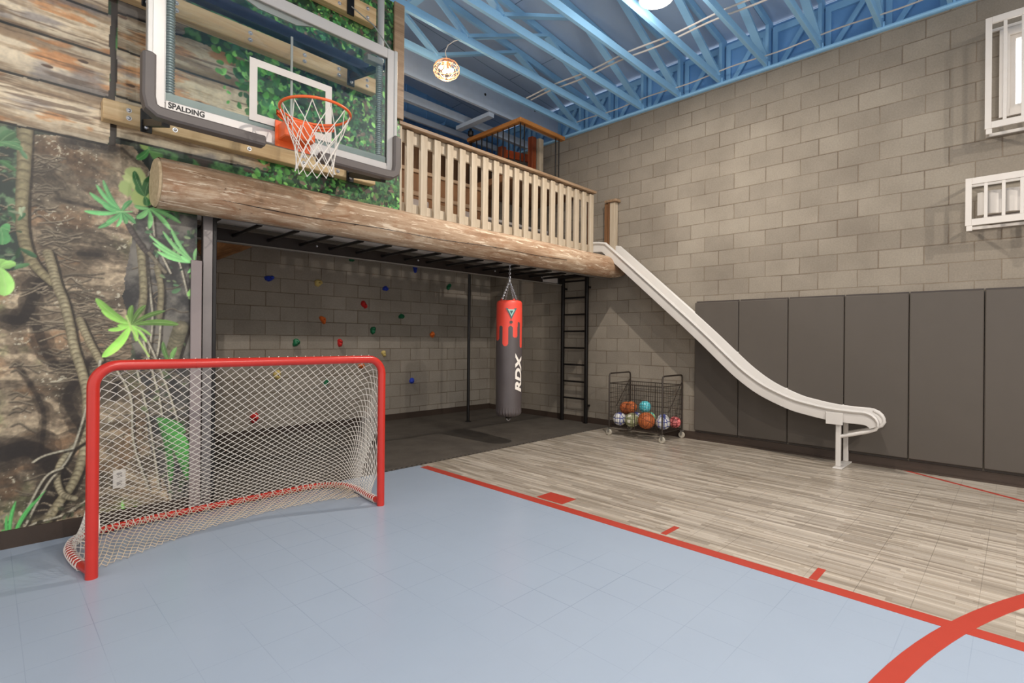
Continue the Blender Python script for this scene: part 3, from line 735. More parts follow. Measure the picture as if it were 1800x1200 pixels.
ENDM = NT('sawn_log_end', .8, 0, .2); nn = ENDM.noise(ENDM.obj(), 30, 4); ENDM.col(ENDM.ramp(nn, [(.3, c(176, 152, 120)), (.7, c(206, 184, 150))]))
e.build('sawn_end', ENDM.m, lt)
cp = []
for i in range(90):
    x = .9+i*.05; a = math.radians(203+5*math.sin(x*.9)+2*math.sin(x*4.3)); r = .178-.020*(x-.85)/6.01
    rr = r*1.006; cp.append((x, 4.405+rr*math.cos(a), 2.455+rr*math.sin(a)))
MB().tube(cp, [.0028 if i % 7 else .004 for i in range(90)], 5).build('crack', BROWNBLK, lt)
# log end in the nook
l2 = thing('log_beam', (1.95, 6.6, 2.4), 'reddish brown log tucked under the loft at the left of the climbing wall', 'log')
m, vs = log_mesh(5.9, 7.36, 0, 2.50, .15, .17, 9, 32, 40)
m.v = [(2.02+v[1]*1.0-.0*(v[0]-5.9), v[0], v[2]) for v in m.v]
m.add([], [])
m.build('trunk', wood('red_brown_log', c(160, 110, 66), c(190, 140, 92), c(100, 60, 36), 1, 1.3, .7), l2, True)
MB().lathe([(.14, 0), (.15, .01)], (0, 0, 0), 32, 'y')
e = MB(); e.lathe([(.140, 5.885), (.148, 5.90)], (2.02, 0, 2.50), 32, 'y'); e.build('sawn_end', ENDM.m, l2)
# guard rail
gr = thing('guard_railing', (3.0, 4.62, 2.66), 'wooden loft guard railing with pale grey upright slats and a brown cap', 'railing')
MB().bbox((2.98, 4.575, 3.575), (6.47, 4.70, 3.612), .005).build('cap_rail', CAPW, gr)
MB().bbox((3.0, 4.655, 3.44), (6.44, 4.69, 3.572), .004).build('upper_rail', RAILW, gr)
MB().bbox((3.0, 4.655, 2.70), (6.44, 4.69, 2.80), .004).build('lower_rail', RAILW, gr)
MB().bbox((2.93, 4.60, 2.64), (3.03, 4.655, 3.575), .004).build('post', RAILW, gr)
MB().bbox((3.00, 4.600, 2.64), (3.03, 4.655, 3.575), .004)
b0 = MB().bbox((3.095, 4.615, 2.63), (3.185, 4.653, 3.560), .003).build('baluster', RAILW, gr)
for k in range(1, 19):
    b = b0.copy(); COL.objects.link(b); b.parent = gr; b.location = (k*.1815, 0, 0)
MB().bbox((6.40, 4.655, 2.66), (6.45, 4.70, 3.572), .003).build('post', BROWNW, gr)
nw = thing('newel_post', (6.83, 4.60, 2.66), 'short square newel post with a brown cap at the top of the slide', 'post')
MB().bbox((6.80, 4.47, 2.66), (6.89, 4.56, 3.50), .004).build('shaft', RAILW, nw); MB().bbox((6.785, 4.56, 2.66), (6.80, 4.58, 3.50), .002).build('edge_board', BROWNW, nw)
MB().bbox((6.765, 4.42, 3.50), (6.895, 4.64, 3.54), .006).build('cap', CAPW, nw)
MB().bbox((6.80, 4.58, 2.66), (6.89, 4.66, 3.50), .004).build('side_post', BROWNW, nw)
# upper stair landing with black balusters
up = thing('stair_railing', (5.44, 5.2, 3.5), 'honey wood handrail on thin black balusters at the upper landing', 'railing')
r = MB(); r.bbox((5.385, 5.15, 4.515), (6.42, 5.245, 4.578), .010); r.build('handrail', HONEY, up)
r = MB(); r.bbox((5.385, 5.245, 4.515), (5.48, 6.34, 4.578), .010); r.build('handrail', wood('honey_handrail_side', c(158, 104, 52), c(182, 126, 68), c(112, 68, 30), 1, 1.0, .4), up)
bb = MB().bbox((5.432, 5.192, 3.80), (5.448, 5.208, 4.53), .002).build('baluster', BLACK, up)
for dx, dy in [(.085, 0), (.80, 0), (.88, 0)]+[(0, .12*k) for k in range(1, 10)]:
    b = bb.copy(); COL.objects.link(b); b.parent = up; b.location = (dx, dy, 0)
tag(MB().bbox((5.36, 5.14, 3.70), (XW-.002, 6.34, 3.80), .01).build('landing_deck', BROWNW), 'brown wooden landing deck below the black balusters', 'deck')
for (x, y, z1, mt, lab) in ((5.85, 6.0, 4.50, REDW, 'red brown post behind the black balusters, left of the pair'), (6.30, 5.75, 4.72, REDW, 'red brown post behind the black balusters, right of the pair'), (6.45, 5.72, 4.72, RAILW, 'grey tan post standing right behind the landing corner')):
    tag(MB().bbox((x, y, 3.80), (x+.10, y+.10, z1), .004).build('landing_post', mt), lab, 'post')
ORW = plain('orange_red_board', c(176, 74, 30), .5, 0, .25, 6)
DKB = plain('dark_navy_cloth', c(34, 40, 66), .7, 0, .4, 12)
for i, (z, mt, lab) in enumerate(((3.96, ORW, 'orange red slanted board behind the landing balusters, lowest'), (4.14, BLUE, 'pale blue slanted board behind the landing balusters'), (4.30, DKB, 'dark navy slanted board behind the landing balusters'), (4.50, ORW, 'orange red slanted board behind the landing balusters, topmost'))):
    tag(MB().bar((6.02, 6.26, z), (6.85, 6.16, z+.05), .04, .13).build('stair_board', mt), lab, 'board')
# loft furniture seen through the slats
cb = thing('loft_partition', (3.2, 5.63, 2.83), 'brown wooden partition with framed grey panels behind the loft slats', 'partition')
LC = 5.90
MB().box((1.16, LC, 2.90), (5.30, LC+.06, 3.62)).build('carcass', BROWNW, cb)
MB().bbox((1.16, LC-.03, 3.62), (5.32, LC+.09, 3.67), .004).build('top', CAPW, cb)
CG = plain('grey_cabinet_panel', c(150, 140, 134), .6)
for k in range(9):
    MB().bbox((1.50+k*.42, LC-.014, 2.94), (1.80+k*.42, LC, 3.26), .004).build('panel', CG if k % 2 == 0 else CAPW, cb)
MB().bbox((1.16, LC-.02, 3.31), (5.3, LC, 3.37), .003).build('rail', CAPW, cb)
m = MB(); m.box((1.12, 5.50, 2.436), (XW, 5.95, 2.4495)); m.box((1.12, 5.951, 2.50), (XW, 5.97, 2.655)); tag(m.build('loft_edge_board', GREYB), 'grey brown edge board under the back of the loft deck', 'board')
ws = thing('loft_shelf', (6.1, 5.7, 2.83), 'pale grey shelf unit against the block wall behind the loft slats', 'shelf')
MB().bbox((5.33, 5.90, 3.22), (6.89, 6.16, 3.26), .003).build('top', LOFTUN, ws)
for x in (5.33, 5.84, 6.35, 6.84): MB().bbox((x, 5.91, 2.90), (x+.05, 6.14, 3.22), .003).build('side_panel', LOFTUN, ws)
MB().bbox((5.38, 5.92, 3.03), (6.84, 6.14, 3.06), .002).build('shelf_board', LOFTUN, ws)
MB().bbox((5.33, 6.14, 2.90), (6.89, 6.16, 3.22), .002).build('back_panel', CG, ws)
# ------------------------------------------------------------------ monkey bars
mk = thing('monkey_bars', (1.25, 4.66, .0), 'black steel overhead monkey bar frame below the loft', 'monkey bars')
MB().bbox((1.20, 4.604, .012), (1.27, 4.66, 2.45), .004).build('post', GREYTUBE, mk); MB().bbox((1.27, 4.604, .012), (1.298, 4.70, 2.45), .003).build('post', BLACK, mk)
MB().bbox((1.272, 4.62, 2.335), (6.62, 4.66, 2.42), .004).build('side_rail', GREYB, mk)
MB().bbox((1.272, 5.36, 2.262), (6.15, 5.40, 2.380), .004).build('side_rail', BROWNBLK, mk)
MB().bbox((1.272, 5.335, 2.250), (6.60, 5.40, 2.262), .002).build('rail_flange', GREYB, mk)
MB().bbox((6.15, 5.362, 2.275), (6.52, 5.398, 2.385), .003).build('rail_end', LOFTUN, mk)
b = MB(); b.bbox((6.52, 5.34, 2.262), (6.62, 5.40, 2.40), .003); b.box((6.50, 4.66, 2.345), (6.60, 5.34, 2.385)); b.build('end_bracket', BLACK, mk)
g0 = MB().cyl((1.33, 4.66, 2.325), (1.33, 5.36, 2.325), .017, 12).build('rung', BLACK, mk, True)
for k in range(1, 16):
    b = g0.copy(); COL.objects.link(b); b.parent = mk; b.location = (k*.3225, 0, 0)
bt = MB()
for x, y in [(onY(px_, py_, 5.36).x, 5.358) for px_, py_ in ((372, 407), (557, 433), (735, 458), (870, 475), (952, 486), (985, 490))]:
    bt.ball((x, y, 2.335), .013, 10, 6)
bt.build('bolt', SILV, mk, True)
# wall ladder
ld = thing('wall_ladder', (6.80, 5.23, 0), 'tall black steel ladder against the block wall by the corner', 'ladder')
for y in (4.985, 5.475): MB().bbox((6.775, y-.024, .012), (6.825, y+.024, 2.45), .004).build('side_rail', BLACK, ld)
q0 = MB().cyl((6.80, 5.009, .40), (6.80, 5.451, .40), .015, 12).build('rung', BLACK, ld, True)
for k in range(1, 8):
    b = q0.copy(); COL.objects.link(b); b.parent = ld; b.location = (0, 0, k*.2755)
b = MB(); b.box((6.825, 4.97, .28), (6.895, 5.0, .31)); b.box((6.825, 5.46, 2.2), (6.895, 5.49, 2.23)); b.box((6.825, 4.97, 2.2), (6.895, 5.0, 2.23)); b.build('wall_bracket', BLACK, ld)
fp = thing('climbing_pole', (5.52, 6.40, 0), 'slim black fire pole rising from the rubber mat through the loft edge', 'pole')
MB().cyl((5.52, 6.40, .012), (5.52, 6.40, 4.78), .024, 16).build('pole', BLACK, fp, True)
MB().lathe([(.05, .012), (.05, .022), (.03, .03)], (5.52, 6.40, 0), 24).build('base_flange', BLACK, fp, True)
MB().lathe([(.03, 4.66), (.045, 4.68), (.045, 4.74)], (5.52, 6.40, 0), 24).build('top_flange', BLACK, fp, True)
# ------------------------------------------------------------------ punching bag
BX, BY = 4.765, 4.99
BX, BY = 4.76, 4.72
def bag():
    t = thing('punching_bag', (BX, BY, .33), 'long hanging punching bag, red dripping top over charcoal body', 'punching bag')
    R = .166; NS, NR = 180, 220; z0, z1 = .36, 1.86
    view = math.atan2(-BY, -BX)
    DR = ((-62, 14, .52), (-17, 13, .585), (27, 11.3, .48), (64, 10.5, .61), (98, 9, .42), (122, 8, .55), (150, 11, .46), (182, 10, .6), (212, 11, .5), (240, 10, .58), (268, 9, .45))
    def redlen(a):
        a = (math.degrees(a)+110) % 360-110
        for k, (c0, w_, L) in enumerate(DR):
            if abs(a-c0) <= w_:
                rr = math.radians(w_)*R; u = abs(a-c0)/w_; return L-rr*(1-math.sqrt(1-u*u))
        # arch between neighbouring drips
        lo = max([d for d in DR if d[0]+d[1] < a] or [(DR[-1][0]-360, DR[-1][1], 0)], key=lambda d: d[0]); hi = min([d for d in DR if d[0]-d[1] > a] or [(DR[0][0]+360, DR[0][1], 0)], key=lambda d: d[0])
        g0 = lo[0]+lo[1]; g1 = hi[0]-hi[1]; u = (a-(g0+g1)/2)/max(.1, (g1-g0)/2); rr = math.radians((g1-g0)/2)*R
        base = .28 if a > 40 and a < 56 else .33
        return base+rr*(1-math.sqrt(max(0, 1-u*u)))
    def isred(a, z): return z1-z < redlen(a)
    vs = []
    for i in range(NR+1):
        u = i/NR; z = z0+(z1-z0)*u
        r = R
        e = min(u/.045, 1); r *= (.42+.58*math.sqrt(max(0, 1-(1-e)**2)))
        e2 = min((1-u)/.03, 1); r *= (.80+.20*math.sqrt(max(0, 1-(1-e2)**2)))
        r *= 1+.03*math.sin(u*3.0)-.008
        for k in range(NS):
            a = 2*math.pi*k/NS; pl = 1+.035*math.sin(a*26)*max(0, 1-u/.09)+.004*math.sin(a*5+z*9)
            vs.append((BX+r*pl*math.cos(a+view), BY+r*pl*math.sin(a+view), z))
    m = MB(); fs = []
    for i in range(NR):
        for k in range(NS):
            k2 = (k+1)%NS; fs.append((i*NS+k, i*NS+k2, (i+1)*NS+k2, (i+1)*NS+k))
    m.add(vs, fs); m.m = []
    for i in range(NR):
        for k in range(NS): m.m.append(1 if isred(2*math.pi*(k+.5)/NS, z0+(z1-z0)*(i+.5)/NR) else 0)
    m.f.append(tuple(range(NS))); m.m.append(0); m.f.append(tuple(NR*NS+k for k in range(NS))); m.m.append(1)
    m.build('bag_body', [plain('charcoal_vinyl', c(82, 75, 75), .42, 0, .08, 5), plain('red_vinyl', c(226, 74, 58), .42, 0, .05, 5)], t, True)
    def wrap(pts, r=R*1.035):      # (arc degrees, z) to the surface
        return [(BX+r*math.cos(math.radians(a)+view), BY+r*math.sin(math.radians(a)+view), z) for a, z in pts]
    def decal(name, P, mat, r=R*1.04, par=None):
        mm = MB(); n = len(P); cx = sum(p[0] for p in P)/n; cz = sum(p[1] for p in P)/n
        f = wrap(P, r)+wrap(P, r-.012)
        mm.add(f, [tuple(range(n)), tuple(range(n, 2*n))[::-1]]+[(i, (i+1) % n, n+(i+1) % n, n+i) for i in range(n)]); return mm.build(name, mat, par or t)
    TEAL = plain('dark_teal_badge', c(44, 78, 76), .4); MINT = plain('mint_badge', c(150, 196, 184), .4)
    zc = 1.60
    bd = decal('badge', [(-15, 1.755), (33, 1.755), (9, 1.615)], TEAL, R*1.06)
    decal('badge_inner', [(-6, 1.738), (24, 1.738), (9, 1.650)], MINT, R*1.075, bd)
    decal('badge_core', [(2, 1.722), (16, 1.722), (9, 1.680)], TEAL, R*1.085, bd)
    decal('dot', [(8+6.5*math.cos(q), 1.578+.019*math.sin(q)) for q in [k*math.pi/8 for k in range(16)]], plain('charcoal_dot', c(70, 66, 62)), R*1.06)
    # vertical lettering
    cu = bpy.data.curves.new('letters', 'FONT'); cu.body = 'RDX'; cu.size = 1; cu.offset = .045; cu.shear = .25; cu.extrude = 0
    to = bpy.data.objects.new('letters_tmp', cu); COL.objects.link(to)
    bpy.context.view_layer.update()
    me = bpy.data.meshes.new_from_object(to.evaluated_get(bpy.context.evaluated_depsgraph_get())); COL.objects.unlink(to); bpy.data.objects.remove(to)
    xs_ = [v.co.x for v in me.vertices]; ys_ = [v.co.y for v in me.vertices]; x0, x1, y0, y1 = min(xs_), max(xs_), min(ys_), max(ys_)
    import bmesh
    bm = bmesh.new(); bm.from_mesh(me); bmesh.ops.triangulate(bm, faces=bm.faces); bmesh.ops.subdivide_edges(bm, edges=bm.edges, cuts=2, use_grid_fill=True); bm.to_mesh(me); bm.free()
    for v in me.vertices:
        u = (v.co.x-x0)/(x1-x0); q = (v.co.y-y0)/(y1-y0)       # u runs up the bag, q towards the left
        p = wrap([(66-q*38, .685+u*.50)], R*1.045)[0]; v.co = Vector(p)-Vector(t['_o'])
    me.materials.append(plain('white_print', c(240, 232, 222), .5))
    o = bpy.data.objects.new('lettering', me); COL.objects.link(o); o.parent = t
    # straps, chains, swivel and lower ring
    ch = []
    top = Vector((BX, BY, 2.12))
    def chain(a, b, nm, r=.0035, L=.026):
        a = Vector(a); b = Vector(b); d = (b-a); n = max(2, int(d.length/(L*.78))); d.normalize(); mm = MB()
        s1 = d.orthogonal().normalized(); s2 = d.cross(s1)
        for i in range(n):
            cc = a+(b-a)*((i+.5)/n); s = s1 if i % 2 else s2
            mm.tube([cc+d*(L/2*math.cos(q))+s*(L*.30*math.sin(q)) for q in [k*math.pi/5 for k in range(10)]], r, 5, True)
        mm.build(nm, SILV, t, True)
    for k in range(4):
        a = math.radians(45+90*k)+.5
        foot = Vector((BX+.115*math.cos(a), BY+.115*math.sin(a), 1.86)); chain(top, foot, 'chain')
        MB().bar(foot+Vector((.01*math.cos(a), .01*math.sin(a), -.05)), foot+Vector((0, 0, .02)), .03, .008, (math.cos(a), math.sin(a), 0)).build('strap', plain('red_strap', c(200, 52, 40)) if k == 0 else bpy.data.materials['red_strap'], t)
    chain((BX, BY, 2.34), top, 'hanger_chain', .0045, .035)
    MB().lathe([(.012, 2.10), (.016, 2.12), (.012, 2.14)], (BX, BY, 0), 12).build('swivel', SILV, t, True)
    MB().tube([(BX+.03*math.cos(q), BY, .33+.022*math.sin(q)) for q in [k*math.pi/8 for k in range(16)]], .006, 6, True).build('lower_ring', SILV, t, True)
    MB().lathe([(.035, .335), (.05, .37)], (BX, BY, 0), 16).build('lower_strap', BLACK, t, True)
bag()
# ------------------------------------------------------------------ climbing holds on the back wall
HC = dict(green=plain('green_resin', c(16, 104, 66), .5), blue=plain('blue_resin', c(30, 60, 176), .5), yellow=plain('yellow_resin', c(206, 184, 112), .5), red=plain('red_resin', c(196, 34, 34), .5), orange=plain('orange_resin', c(216, 104, 34), .5))
holds = [('green', 618, 455, 'half hidden by the monkey bar rail', .07), ('blue', 729, 473, 'highest of the blue ones', .07), ('blue', 473, 489, 'leftmost of the blue ones', .08), ('yellow', 559, 497, 'upper left, the highest yellow one', .085), ('blue', 677, 507, 'high up in the middle of the wall', .07), ('green', 788, 504, 'nearest the black pole', .07), ('red', 639, 535, 'highest of the red ones', .085), ('green', 705, 556, 'right of centre, level below the highest red one', .075), ('orange', 567, 562, 'leftmost and highest of the orange ones', .085), ('green', 655, 580, 'in the middle of the wall between two greens', .08), ('orange', 759, 588, 'rightmost of the orange ones', .075), ('green', 520, 602, 'leftmost of the green ones above the goal', .085), ('red', 597, 602, 'just above the goal bar', .08), ('yellow', 674, 621, 'beside the upper right corner of the goal', .07), ('orange', 635, 643, 'seen through the net near the goal corner', .08), ('yellow', 487, 659, 'seen through the net, lowest of the yellow ones', .085), ('green', 573, 672, 'seen through the net, lowest of the green ones', .07), ('blue', 723, 669, 'lowest blue one, right of the goal', .075), ('red', 446, 734, 'seen through the net, lowest of the red ones', .10)]
for i, (cn, px_, py_, lab, s) in enumerate(holds):
    p = onY(px_, py_, YB); r2 = random.Random(i*7+1); m = MB(); seg, rg_ = 18, 9; vs = []; sx = r2.uniform(.8, 1.15); sz = r2.uniform(.9, 1.25); sk = r2.uniform(-.4, .4)
    ph = [r2.uniform(0, 6.28) for _ in range(4)]
    for a_ in range(rg_+1):
        t_ = (math.pi/2)*a_/rg_
        for k in range(seg):
            an = 2*math.pi*k/seg; rr = 1+.16*math.sin(2*an+ph[0])+.12*math.sin(3*an+ph[1])+.06*math.sin(7*an+3*t_+ph[2])
            X_ = s*.62*sx*rr*math.cos(t_)**.7*math.cos(an); Z_ = s*.62*sz*rr*math.cos(t_)**.7*math.sin(an); D_ = s*.75*math.sin(t_)*(1+.2*math.sin(2*an+ph[3]))
            vs.append((p.x+X_+sk*Z_*.5, YB-.0-D_, p.z+Z_))
    fs = [(a_*seg+k, a_*seg+(k+1) % seg, (a_+1)*seg+(k+1) % seg, (a_+1)*seg+k) for a_ in range(rg_) for k in range(seg)]
    m.add(vs, fs); m.f.append(tuple(range(seg))); m.m.append(0)
    h = thing('climbing_hold', (p.x, YB, p.z), cn+' climbing hold on the block wall, '+lab, 'climbing hold', 'coloured climbing holds on the back wall')
    m.build('grip', HC[cn], h, True)
    MB().cyl((p.x, YB-s*.76, p.z), (p.x, YB-s*.70, p.z), .010, 10).build('bolt_head', BLACK, h)
# ------------------------------------------------------------------ wall pads
for k in range(9):
    y1 = 3.185-.590*k; y0 = y1-.583
    t = thing('wall_pad', (XW-.05, y1, .135), ('charcoal padded wall panel, '+('leftmost, beside the ball cart', 'second from the ball cart', 'third from the ball cart, behind the slide', 'fourth from the ball cart, at the slide end', 'fifth from the ball cart, right of the slide end', 'sixth from the ball cart, at the right edge of the photo', 'seventh from the ball cart', 'eighth from the ball cart', 'ninth from the ball cart')[k]), 'wall pad', 'charcoal pads along the block wall')
    MB().bbox((XW-.058, y0, .135), (XW-.012, y1, 1.885), .008).build('cushion', PADM, t)
    MB().box((XW-.012, y0+.004, .11), (XW, y1-.004, 1.905)).build('backing_board', PADE, t)
    MB().box((XW-.030, y0+.02, 1.885), (XW-.012, y1-.02, 1.895)).build('folded_edge', PADE, t)
# ------------------------------------------------------------------ slide
def slide():
    t = thing('slide', (6.66, 1.39, 0), 'long cream plastic slide sweeping down from the loft along the wall', 'slide')
    nb = [(4.64, 2.700), (4.47, 2.685), (3.17, 1.548), (2.92, 1.322), (2.69, 1.105), (2.466, .905), (2.211, .730), (1.903, .595), (1.70, .545), (1.50, .512), (1.32, .500), (1.17, .498)]
    P = [Vector((0, a, b)) for a, b in nb]; pts = []
    pts.append(P[0]); pts.append(P[0].lerp(P[1], .6)); pts.append(P[1])
    for s in range(1, 10): pts.append(P[1].lerp(P[2], s/10))
    for i in range(2, len(P)-1):
        p0, p1, p2, p3 = P[i-1] if i > 2 else P[2]-(P[3]-P[2]), P[i], P[i+1], P[min(i+2, len(P)-1)]
        for j in range(4):
            u = j/4; pts.append(.5*((2*p1)+(-p0+p2)*u+(2*p0-5*p1+4*p2-p3)*u*u+(-p0+3*p1-3*p2+p3)*u**3))
    pts.append(P[-1])
    for q in (12, 26, 40, 54, 66):                     # end rolls down
        a = math.radians(q); pts.append(Vector((0, 1.17-.075*math.sin(a), .498-.060*(1-math.cos(a)))))
    XN, XF = 6.45, 6.87; W2 = (XF-XN)/2; H = .145
    sec = [(-W2+.012, 0), (-W2+.008, .05), (-W2+.008, H-.042), (-W2-.004, H-.036), (-W2-.012, H-.018), (-W2-.004, H), (-W2+.014, H+.006), (-W2+.028, H-.002), (-W2+.034, H-.016), (-W2+.040, .05), (-W2+.058, .018), (-W2+.10, .010), (0, .008),
           (W2-.10, .010), (W2-.058, .018), (W2-.040, .05), (W2-.034, H-.016), (W2-.028, H-.002), (W2-.014, H+.006), (W2+.004, H), (W2+.012, H-.018), (W2+.004, H-.036), (W2-.008, H-.042), (W2-.008, .05), (W2-.012, 0), (W2-.03, -.006), (-W2+.03, -.006)]
    m = MB(); n = len(sec); vs = []
    for i, p in enumerate(pts):
        d = (pts[min(i+1, len(pts)-1)]-pts[max(i-1, 0)]).normalized(); nr = Vector((0, d.z, -d.y)) if d.y < 0 else Vector((0, -d.z, d.y))
        if nr.z < 0 and i < len(pts)-6: nr = -nr
        if i >= len(pts)-5:
            a = math.radians((12, 26, 40, 54, 66)[i-len(pts)+5]); nr = Vector((0, -math.sin(a), math.cos(a)))
        hs = 1.0 if i < len(pts)-5 else (1, .96, .88, .76, .6)[i-len(pts)+5]
        for (a, b) in sec: vs.append(Vector(((XN+XF)/2+a, p.y, p.z))+nr*(b*hs))
    fs = [(i*n+k, i*n+(k+1) % n, (i+1)*n+(k+1) % n, (i+1)*n+k) for i in range(len(pts)-1) for k in range(n)]
    m.add(vs, fs); m.f.append(tuple(range(n))); m.m.append(0); m.f.append(tuple((len(pts)-1)*n+k for k in range(n))); m.m.append(0)
    m.build('chute', SLIDEM, t, True)
    for x in (6.50, 6.845):
        MB().bbox((x-.024, 1.366, .015), (x+.024, 1.414, .50), .006).build('leg', SLIDEM, t)
        pts2 = [(x, 1.39, .335), (x, 1.25, .38), (x, 1.12, .425), (x, 1.06, .455), (x, 1.035, .50), (x, 1.045, .545), (x, 1.08, .585), (x, 1.13, .612)]
        MB().tube(pts2, .020, 12).build('brace_tube', SLIDEM, t, True)
    MB().bbox((6.44, 1.34, .47), (6.455, 1.50, .60), .003).build('leg_bracket', SLIDEM, t)
    MB().bbox((6.40, 1.335, .001), (6.885, 1.425, .015), .003).build('base_plate', SLIDEM, t)
slide()
# ------------------------------------------------------------------ hockey goal
def goal():
    t = thing('hockey_goal', (1.34, 3.70, 0), 'red tubular hockey goal with white net on the blue court', 'hockey goal')
    xl, xr, yf, zt, r = .425, 2.262, 3.70, 1.19, .030
    def arc(cx_, cz_, rad, a0, a1, n=8): return [(cx_+rad*math.cos(math.radians(a0+(a1-a0)*k/n)), yf, cz_+rad*math.sin(math.radians(a0+(a1-a0)*k/n))) for k in range(n+1)]
    rad = .12
    fr = [(xl, yf, 0), (xl, yf, .5), (xl, yf, zt-rad-.02)]+arc(xl+rad, zt-rad, rad, 180, 90)+[(1.0, yf, zt), (1.7, yf, zt)]+arc(xr-rad, zt-rad, rad, 90, 0)+[(xr, yf, .5), (xr, yf, 0)]
    MB().tube(fr, r, 20).build('front_frame', RED, t, True)
    cl = MB(); cl.tube([(.93, yf, zt), (.936, yf, zt)], r+.0015, 20); cl.tube([(2.0, yf, zt), (2.006, yf, zt)], r+.0015, 20); cl.build('frame_joint', RED, t)
    b = []
    for k in range(9): b.append((xl-.0-.05*math.sin(k/8*math.pi), yf+.60*k/8))
    base = [(xl, yf+.02), (xl-.04, 3.95), (xl-.05, 4.20), (xl+.0, 4.38), (xl+.12, 4.465), (xl+.35, 4.50), (1.0, 4.512), (1.7, 4.508), (2.05, 4.50), (2.20, 4.42), (2.285, 4.28), (2.295, 4.1), (xr+.01, 3.9), (xr, yf+.02)]
    bs = []
    for i in range(len(base)-1):
        p0, p1, p2, p3 = [np.array(base[max(0, min(len(base)-1, j))]) for j in (i-1, i, i+1, i+2)]
        for j in range(6):
            u = j/6; q = .5*((2*p1)+(-p0+p2)*u+(2*p0-5*p1+4*p2-p3)*u*u+(-p0+3*p1-3*p2+p3)*u**3); bs.append((q[0], q[1]))
    bs.append(base[-1])
    MB().tube([(a, b_, .030) for a, b_ in bs], .024, 14).build('base_frame', RED, t, True)
    def resample(P, n):
        P = [Vector(p) for p in P]; L = [0]
        for i in range(len(P)-1): L.append(L[-1]+(P[i+1]-P[i]).length)
        out = []
        for k in range(n):
            s = L[-1]*k/(n-1); i = 0
            while i < len(P)-2 and L[i+1] < s: i += 1
            u = (s-L[i])/max(1e-9, L[i+1]-L[i]); out.append(P[i].lerp(P[i+1], u))
        return out
    NU = 54; NV = 26
    # front path split so that posts map to base sides and the bar to the base back
    lp = resample([(xl, yf+.03, .05), (xl, yf+.03, .6), (xl, yf+.03, zt-rad)]+[(p[0], yf+.03, p[2]) for p in arc(xl+rad, zt-rad, rad, 180, 90)], 15)
    tp = resample([(xl+rad, yf+.03, zt-.01), (xr-rad, yf+.03, zt-.01)], NU-28)
    rp = resample([(p[0], yf+.03, p[2]) for p in arc(xr-rad, zt-rad, rad, 90, 0)]+[(xr, yf+.03, .6), (xr, yf+.03, .05)], 15)
    top = lp[:-1]+tp+rp[1:]
    bl = resample([(a, b_, .045) for a, b_ in bs[:25]], 15); bm_ = resample([(a, b_, .045) for a, b_ in bs[24:55]], NU-28); br = resample([(a, b_, .045) for a, b_ in bs[54:]], 15)
    bot = bl[:-1]+bm_+br[1:]
    n = len(top)
    def S(u, v):
        u = max(0, min(n-1.0001, u)); i = int(u); f = u-i; a = top[i].lerp(top[i+1], f); b = bot[i].lerp(bot[i+1], f)
        p = a.lerp(b, v); sag = math.sin(v*math.pi)
        e = min(1, min(u, n-1-u)/13.)
        p.z -= .10*sag*e; p.y += .10*sag*e
        q = max(0, 1-u/17.) - max(0, 1-(n-1-u)/17.); p.x += (.12 if q > 0 else .03)*q*math.sin(math.pi*v**1.3)**.7 * min(1, min(u, n-1-u)/5.)
        p.y = min(p.y, 4.505)
        return p
    net = MB(); K = NV
    for s in (-1, 1):
        for k in range(-K, n+K):
            P = []
            steps = K*2
            for j in range(steps+1):
                u = k+s*j*.5; v = j/steps
                ok = 0 <= u <= n-1 and (not (u < 7 or u > n-8) or (k % 2 == 0 and (2.5 <= u <= n-3.5)))
                if ok: P.append(S(u, v)+Vector((0, .0015*s, 0)))
                elif len(P) > 2: net.tube(P, .0026, 4, False, False); P = []
                else: P = []
            if len(P) > 2: net.tube(P, .0026, 4, False, False)
    net.tube([S(u, .0) for u in range(0, n-1)], .0035, 5); 
    for i in range(15, n-14):                            # lacing over the back of the bar
        cpt = top[i]; net.tube([(cpt.x+.006*math.sin(q*2), yf+(r+.003)*math.cos(q), zt+(r+.003)*math.sin(q)) for q in [-.5+kk*2.15/6 for kk in range(7)]], .0032, 5)
    for i in range(4, len(bs)-3):
        a, b_ = bs[i]; d = Vector((bs[i+1][0]-a, bs[i+1][1]-b_, 0)).normalized(); s_ = Vector((-d.y, d.x, 0))
        for off in (0, .5):
            c0 = Vector((a, b_, .030))+d*(.03*off); net.tube([c0+s_*(.029*math.cos(q))+Vector((0, 0, .029*math.sin(q)))+d*(.012*math.sin(q+off*6)) for q in [kk*math.pi/4 for kk in range(8)]], .0026, 4, True)
    tagp = net.build('net', NETW, t, False); tagp['label'] = 'white diamond cord net'
    # loose net lying on the court inside the goal
    sk = MB(); fr2 = resample([(.47, 3.80, .012), (.85, 3.98, .010), (1.20, 4.10, .010), (1.60, 4.14, .010), (2.0, 4.10, .012), (2.24, 3.98, .02)], 90)
    bk = resample([(.42, 4.30, .05)]+[(a, b_-.03, .05) for a, b_ in bs[24:56]]+[(2.26, 4.25, .05)], 90)
    K2 = 14
    for s in (-1, 1):
        for k in range(-K2, 90+K2):
            P = []
            for j in range(K2+1):
                u = k+s*j
                if 0 <= u <= 89 and k % 2 == 0: 
                    p = bk[u].lerp(fr2[u], j/K2); p.z = .012+.04*(1-j/K2)**2+.006*math.sin(u*1.3+j); P.append(p)
            if len(P) > 2: sk.tube(P, .0022, 4, False, False)
    sk.build('net_skirt', plain('cream_net_cord', c(214, 196, 172), .8, 0, .03), t)
goal()
